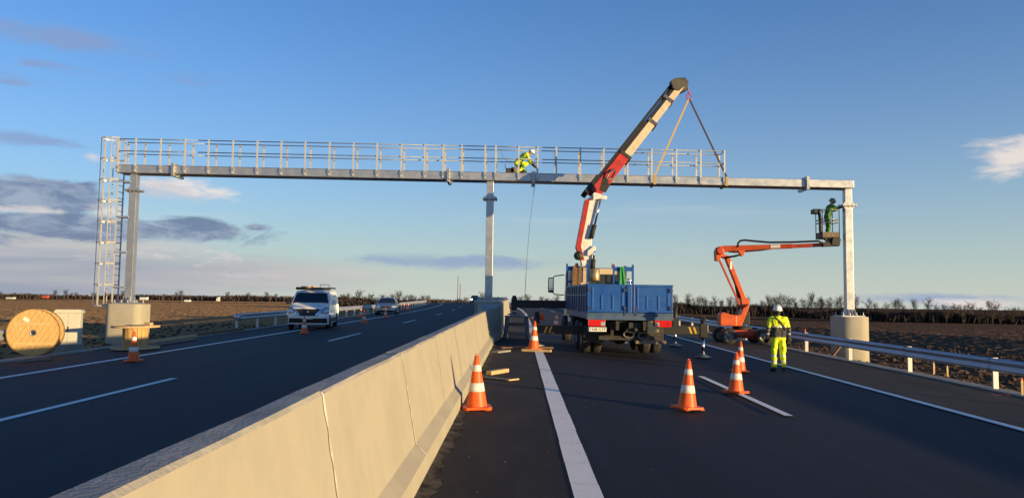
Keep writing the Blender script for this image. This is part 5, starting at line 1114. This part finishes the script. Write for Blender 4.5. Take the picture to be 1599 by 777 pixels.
a = P(782, 232, GY+0.2); b = P(793, 252, GY+0.2); m = MB(); m.tube([a, a.lerp(b, 0.5)+V((-0.08, 0, -0.05)), b, P(803, 252.5, GY+0.25), P(811, 247, GY+0.3)], 0.012, 5); tag(m.build('safety_lanyard', 'rope'), 'thin safety lanyard from the handrail to the kneeling worker', 'lanyard')
# 3: worker standing in the basket, facing right, both arms on the column flange
fx = P(1294.5, 366, YB+0.25); fz = bzf+0.05; top3 = P(1297, 309, YB+0.2).z; s3 = min(1.0, (top3-fz)/1.68)
J3 = dict(pelvis=(0, -0.05, 0.93), chest=(0, 0.03, 1.25), neck=(0, 0.09, 1.45), head=(0, 0.15, 1.55), look=(0, 1, -0.35),
          shL=(-0.19, 0.07, 1.38), shR=(0.19, 0.07, 1.38), elL=(-0.22, 0.30, 1.22), elR=(0.22, 0.32, 1.26), wrL=(-0.10, 0.54, 1.34), wrR=(0.12, 0.55, 1.36),
          hipL=(-0.10, -0.05, 0.89), hipR=(0.10, -0.05, 0.89), knL=(-0.11, 0.0, 0.48), knR=(0.11, -0.03, 0.48), anL=(-0.12, -0.06, 0.10), anR=(0.12, -0.10, 0.10), toeL=(-0.13, 0.09, 0.045), toeR=(0.13, 0.06, 0.045))
def paint3(n, t, c):
    if n in ('hand', 'foot'): return 'black'
    if n in ('head', 'neck'): return 'skin'
    if n == 'forearm': return 'navy_cloth'
    if n == 'hips': return 'hivis_green' if c.y < 0.0 else 'navy_cloth'
    return 'hivis_green'
p3 = person('person', 'worker in dark green suit and helmet standing in the lift basket, hands on the column', J3, (fx.x, YB+0.25, fz), -math.pi/2, paint3, voxel=0.014, helm='rim_grey')
p3.scale = (s3,)*3
# ------------------------------------------------------------------ trees
def grow(seed, hgt, spread, clear, nlev, trunk_r, dens=1.0):
    rnd = random.Random(seed); tk = MB(); cr = MB()
    def seg(mb, a, b, ra, rb, n=3):
        d = (b-a).normalized(); u = d.orthogonal().normalized(); x = d.cross(u); k = len(mb.v)
        for p, r_ in ((a, ra), (b, rb)):
            for i in range(n): an = 2*math.pi*i/n; mb.v.append(p+(u*math.cos(an)+x*math.sin(an))*r_)
        for i in range(n): mb.f.append((k+i, k+(i+1) % n, k+n+(i+1) % n, k+n+i)); mb.mi.append(0); mb.sm.append(True)
    def branch(p, d, ln, r_, lev):
        q = p; n = 3; dd = d.copy()
        for i in range(n):
            dd = (dd+V((rnd.uniform(-1, 1), rnd.uniform(-1, 1), rnd.uniform(-0.2, 0.9)))*0.22).normalized(); e = q+dd*ln/n; seg(cr, q, e, r_*(1-0.25*i), r_*(1-0.25*(i+1)))
            if lev < nlev:
                for _ in range(2 if lev < 2 else rnd.choice((1, 2, 2, 3))):
                    a = rnd.uniform(0, 6.28); o = dd.orthogonal().normalized(); o = Matrix.Rotation(a, 3, dd) @ o
                    branch(q.lerp(e, rnd.random()), (dd*0.75+o*rnd.uniform(0.5, 0.9)).normalized(), ln*rnd.uniform(0.42, 0.62), max(r_*0.55, 0.030), lev+1)
            q = e
    pts = [V((0, 0, -0.4))]; n = 7
    for i in range(1, n+1): pts.append(V((rnd.uniform(-1, 1)*0.09*i, rnd.uniform(-1, 1)*0.09*i, hgt*0.86*i/n)))
    rs = [trunk_r*(1-0.85*i/n) for i in range(n+1)]; tk.tube(pts, rs, 6)
    nb = int(17*dens)
    for i in range(nb):
        f = clear+(1-clear)*((i+rnd.random())/nb); k = min(n-1, int(f*n)); p = pts[k].lerp(pts[k+1], f*n-k); a = i*2.4+rnd.uniform(-0.4, 0.4)
        branch(p, V((math.cos(a)*spread, math.sin(a)*spread, 1.0)).normalized(), hgt*(0.34 if f < 0.8 else 0.24)*rnd.uniform(0.8, 1.2)*(0.55+0.6*spread), trunk_r*0.42*(1.1-f*0.6), 1)
    return tk, cr
def make_tree(name, label, group, seed, *a, tw='twig'):
    t = thing(name, label, 'tree', (0, 0, 0), 0, group); tk, cr = grow(seed, *a); tk.build('trunk', 'bark', t); cr.build('crown', tw, t); return t
tall = [make_tree('bare_tree', 'x', 'row of bare trees beyond the right field', 40+i, h, sp, cl, 3, 0.17, 1.0) for i, (h, sp, cl) in enumerate(((9.0, 0.55, 0.30), (8.4, 0.7, 0.34), (10.2, 0.45, 0.32), (7.6, 0.85, 0.28), (9.4, 0.6, 0.42)))]
low_ = [make_tree('low_tree', 'x', 'bare round trees on the far horizon', 60+i, h, sp, cl, 3, 0.16, 1.2, tw='bush_twig') for i, (h, sp, cl) in enumerate(((5.2, 1.1, 0.10), (4.4, 1.3, 0.08), (6.0, 0.9, 0.15)))]
used_t = set()
def place(src, loc, rz, sc, label, group):
    if src.name not in used_t: used_t.add(src.name); o = src; o.location = loc; o.rotation_euler.z = rz; o.scale = sc if isinstance(sc, tuple) else (sc,)*3; o['label'] = label; o['group'] = group; return o
    return copy_tree(src, loc, rz, label, group, sc)
rnd = random.Random(77)
def row(pxs, topf, basef, dist, srcs, hnom, label, group, jit=18):
    for px in pxs:
        d = dist(px)+rnd.uniform(-jit, jit); ty = topf(px)+rnd.uniform(-4, 6); by = basef(px); a = P(px, by, d); b = P(px, ty, d); src = rnd.choice(srcs)
        h = max(1.5, b.z-a.z); k = h/hnom[src.name.split('.')[0]]
        place(src, (a.x, d, a.z), rnd.uniform(0, 6.28), k, label, group)
HN = {'bare_tree': 8.9, 'low_tree': 5.2}
def lin(x, xa, ya, xb, yb): return ya+(yb-ya)*(x-xa)/(xb-xa)
pxs = []; x = 1052
while x < 1330: pxs.append(x+rnd.uniform(-3, 3)); x += 6.5
row(pxs, lambda x: 463+rnd.choice((0, 2, 4, 8)), lambda x: lin(x, 1050, 487, 1330, 498), lambda x: 290, tall, HN, 'slender bare tree in the row beyond the right field, left of the right gantry column', 'row of bare trees beyond the right field')
pxs = []; x = 1338
while x < 1470: pxs.append(x+rnd.uniform(-4, 4)); x += 9.5
row(pxs, lambda x: 467+rnd.choice((0, 5, 9, 13)), lambda x: lin(x, 1330, 498, 1600, 504), lambda x: 280, tall, HN, 'bare tree of uneven height in the row right of the gantry column', 'row of bare trees right of the gantry column')
pxs = [1478, 1492, 1503, 1515, 1528, 1538, 1550, 1563, 1576, 1588, 1598, 1610, 1625]
row(pxs, lambda x: 476+rnd.choice((0, 3, 5)), lambda x: lin(x, 1330, 498, 1600, 504), lambda x: 270, low_, HN, 'round low bare tree at the right end of the far tree row', 'low trees at the right end of the tree row')
pxs = [535, 543, 552, 560, 570, 579, 588, 596, 606, 614, 622, 632, 640, 646, 661, 668]
row(pxs, lambda x: 460+abs(x-590)*0.03, lambda x: 476, lambda x: 210, low_, HN, 'bare roadside tree behind the silver car beyond the left guardrail', 'trees behind the silver car')
pxs = [800, 812, 823, 836, 845, 853, 861, 870, 776, 787, 728, 754]
row(pxs, lambda x: 464, lambda x: 478, lambda x: 380, low_, HN, 'small far bare tree on the horizon beyond the middle gantry column', 'far trees beyond the middle column')
pxs = []; x = 228
while x < 450: pxs.append(x+rnd.uniform(-4, 4)); x += rnd.choice((7, 9, 13))
row(pxs, lambda x: 459+rnd.choice((0, 1, 2)), lambda x: 467, lambda x: 430, low_, HN, 'low bare tree on the left horizon between the gantry column and the van', 'low trees on the left horizon')
pxs = []; x = 2
while x < 190: pxs.append(x+rnd.uniform(-4, 4)); x += rnd.choice((7, 10, 13))
row(pxs, lambda x: 456+rnd.choice((0, 1, 2)), lambda x: 465, lambda x: 480, low_, HN, 'low bare tree on the far left horizon behind the ladder and drums', 'low trees on the far left horizon')
# undergrowth: masses of upright twigs that read as one
def thicket(name, label, pts, n, hmin, hmax, seed, ms='bush_twig', rad=0.05, jit=6):
    r2 = random.Random(seed); m = MB(); segs = list(zip(pts, pts[1:])); ls = [(V(b)-V(a)).length for a, b in segs]
    for i in range(n):
        k = r2.choices(range(len(segs)), ls)[0]; f = r2.random(); p = V(segs[k][0]).lerp(V(segs[k][1]), f)+V((r2.uniform(-jit, jit), r2.uniform(-jit, jit), -0.3)); h = r2.uniform(hmin, hmax)*(0.75+0.5*noise.noise(V((p.x*0.06, p.y*0.06, seed))))
        for _ in range(2):
            e = p+V((r2.uniform(-0.35, 0.35)*h, r2.uniform(-0.35, 0.35)*h, h*r2.uniform(0.7, 1.05))); a = r2.random()*3.14; s_ = V((math.cos(a), math.sin(a), 0))*rad*2; md = p.lerp(e, 0.5)
            k0 = len(m.v); m.v += [p-s_, p+s_, md+s_*2.2, e, md-s_*2.2]; m.f += [(k0, k0+1, k0+2, k0+3, k0+4)]; m.mi.append(0); m.sm.append(False)
    return tag(m.build(name, ms), label, 'undergrowth', kind='stuff')
def pt(px, py, d): q = P(px, py, d); return (q.x, q.y, q.z)
thicket('hedgerow', 'dark undergrowth along the foot of the tree row beyond the right field', [pt(1030, 486, 290), pt(1330, 498, 285), pt(1470, 502, 278), pt(1680, 508, 270)], 17000, 2.8, 5.0, 3, 'dark_scrub', rad=0.06)
thicket('far_hedge', 'brown scrub behind the silver car and guardrail', [pt(525, 476, 205), pt(660, 476, 215), pt(700, 475, 240)], 3000, 1.2, 2.6, 4, rad=0.05)
thicket('far_hedge', 'low brown scrub along the left horizon', [pt(-40, 465.5, 480), pt(200, 466.5, 470), pt(345, 469, 440), pt(460, 470, 420), pt(560, 472, 400)], 9000, 2.2, 4.4, 5, rad=0.09, jit=12)
thicket('far_hedge', 'low scrub on the horizon beyond the middle gantry column', [pt(640, 476, 380), pt(880, 479, 380), pt(1060, 486, 330)], 4500, 1.2, 3.0, 6, rad=0.08, jit=9)
# small far things on the left horizon
for px, py, wd, ht, ms, lb_ in ((71, 463, 2.6, 1.0, 'far_red', 'small red shed far across the left field'), (17, 464.5, 3.6, 0.6, 'far_white', 'long white object far across the left field'), (225, 466, 3.5, 1.2, 'far_white', 'white far building just right of the gantry column base'), (293, 469, 2.6, 0.8, 'far_white', 'white far building left of the dark horizon scrub'), (341, 468, 1.2, 2.0, 'far_white', 'slim white far tank beside the dark horizon scrub')):
    p = P(px, py, 420); t = thing('far_building', lb_, 'building', (p.x, 420, p.z-0.6)); m = MB(); m.box((0, 0, ht/2), (wd, 3, ht)); m.build('wall', ms, t)
    m = MB(); m.prism([(-1.7, 0), (1.7, 0), (0, 0.35)], wd+0.4, Matrix.Translation((-wd/2-0.2, 0, ht)) @ Matrix.Rotation(math.pi/2, 4, 'Z') @ Matrix.Rotation(math.pi/2, 4, 'X')); m.build('roof', ms, t)
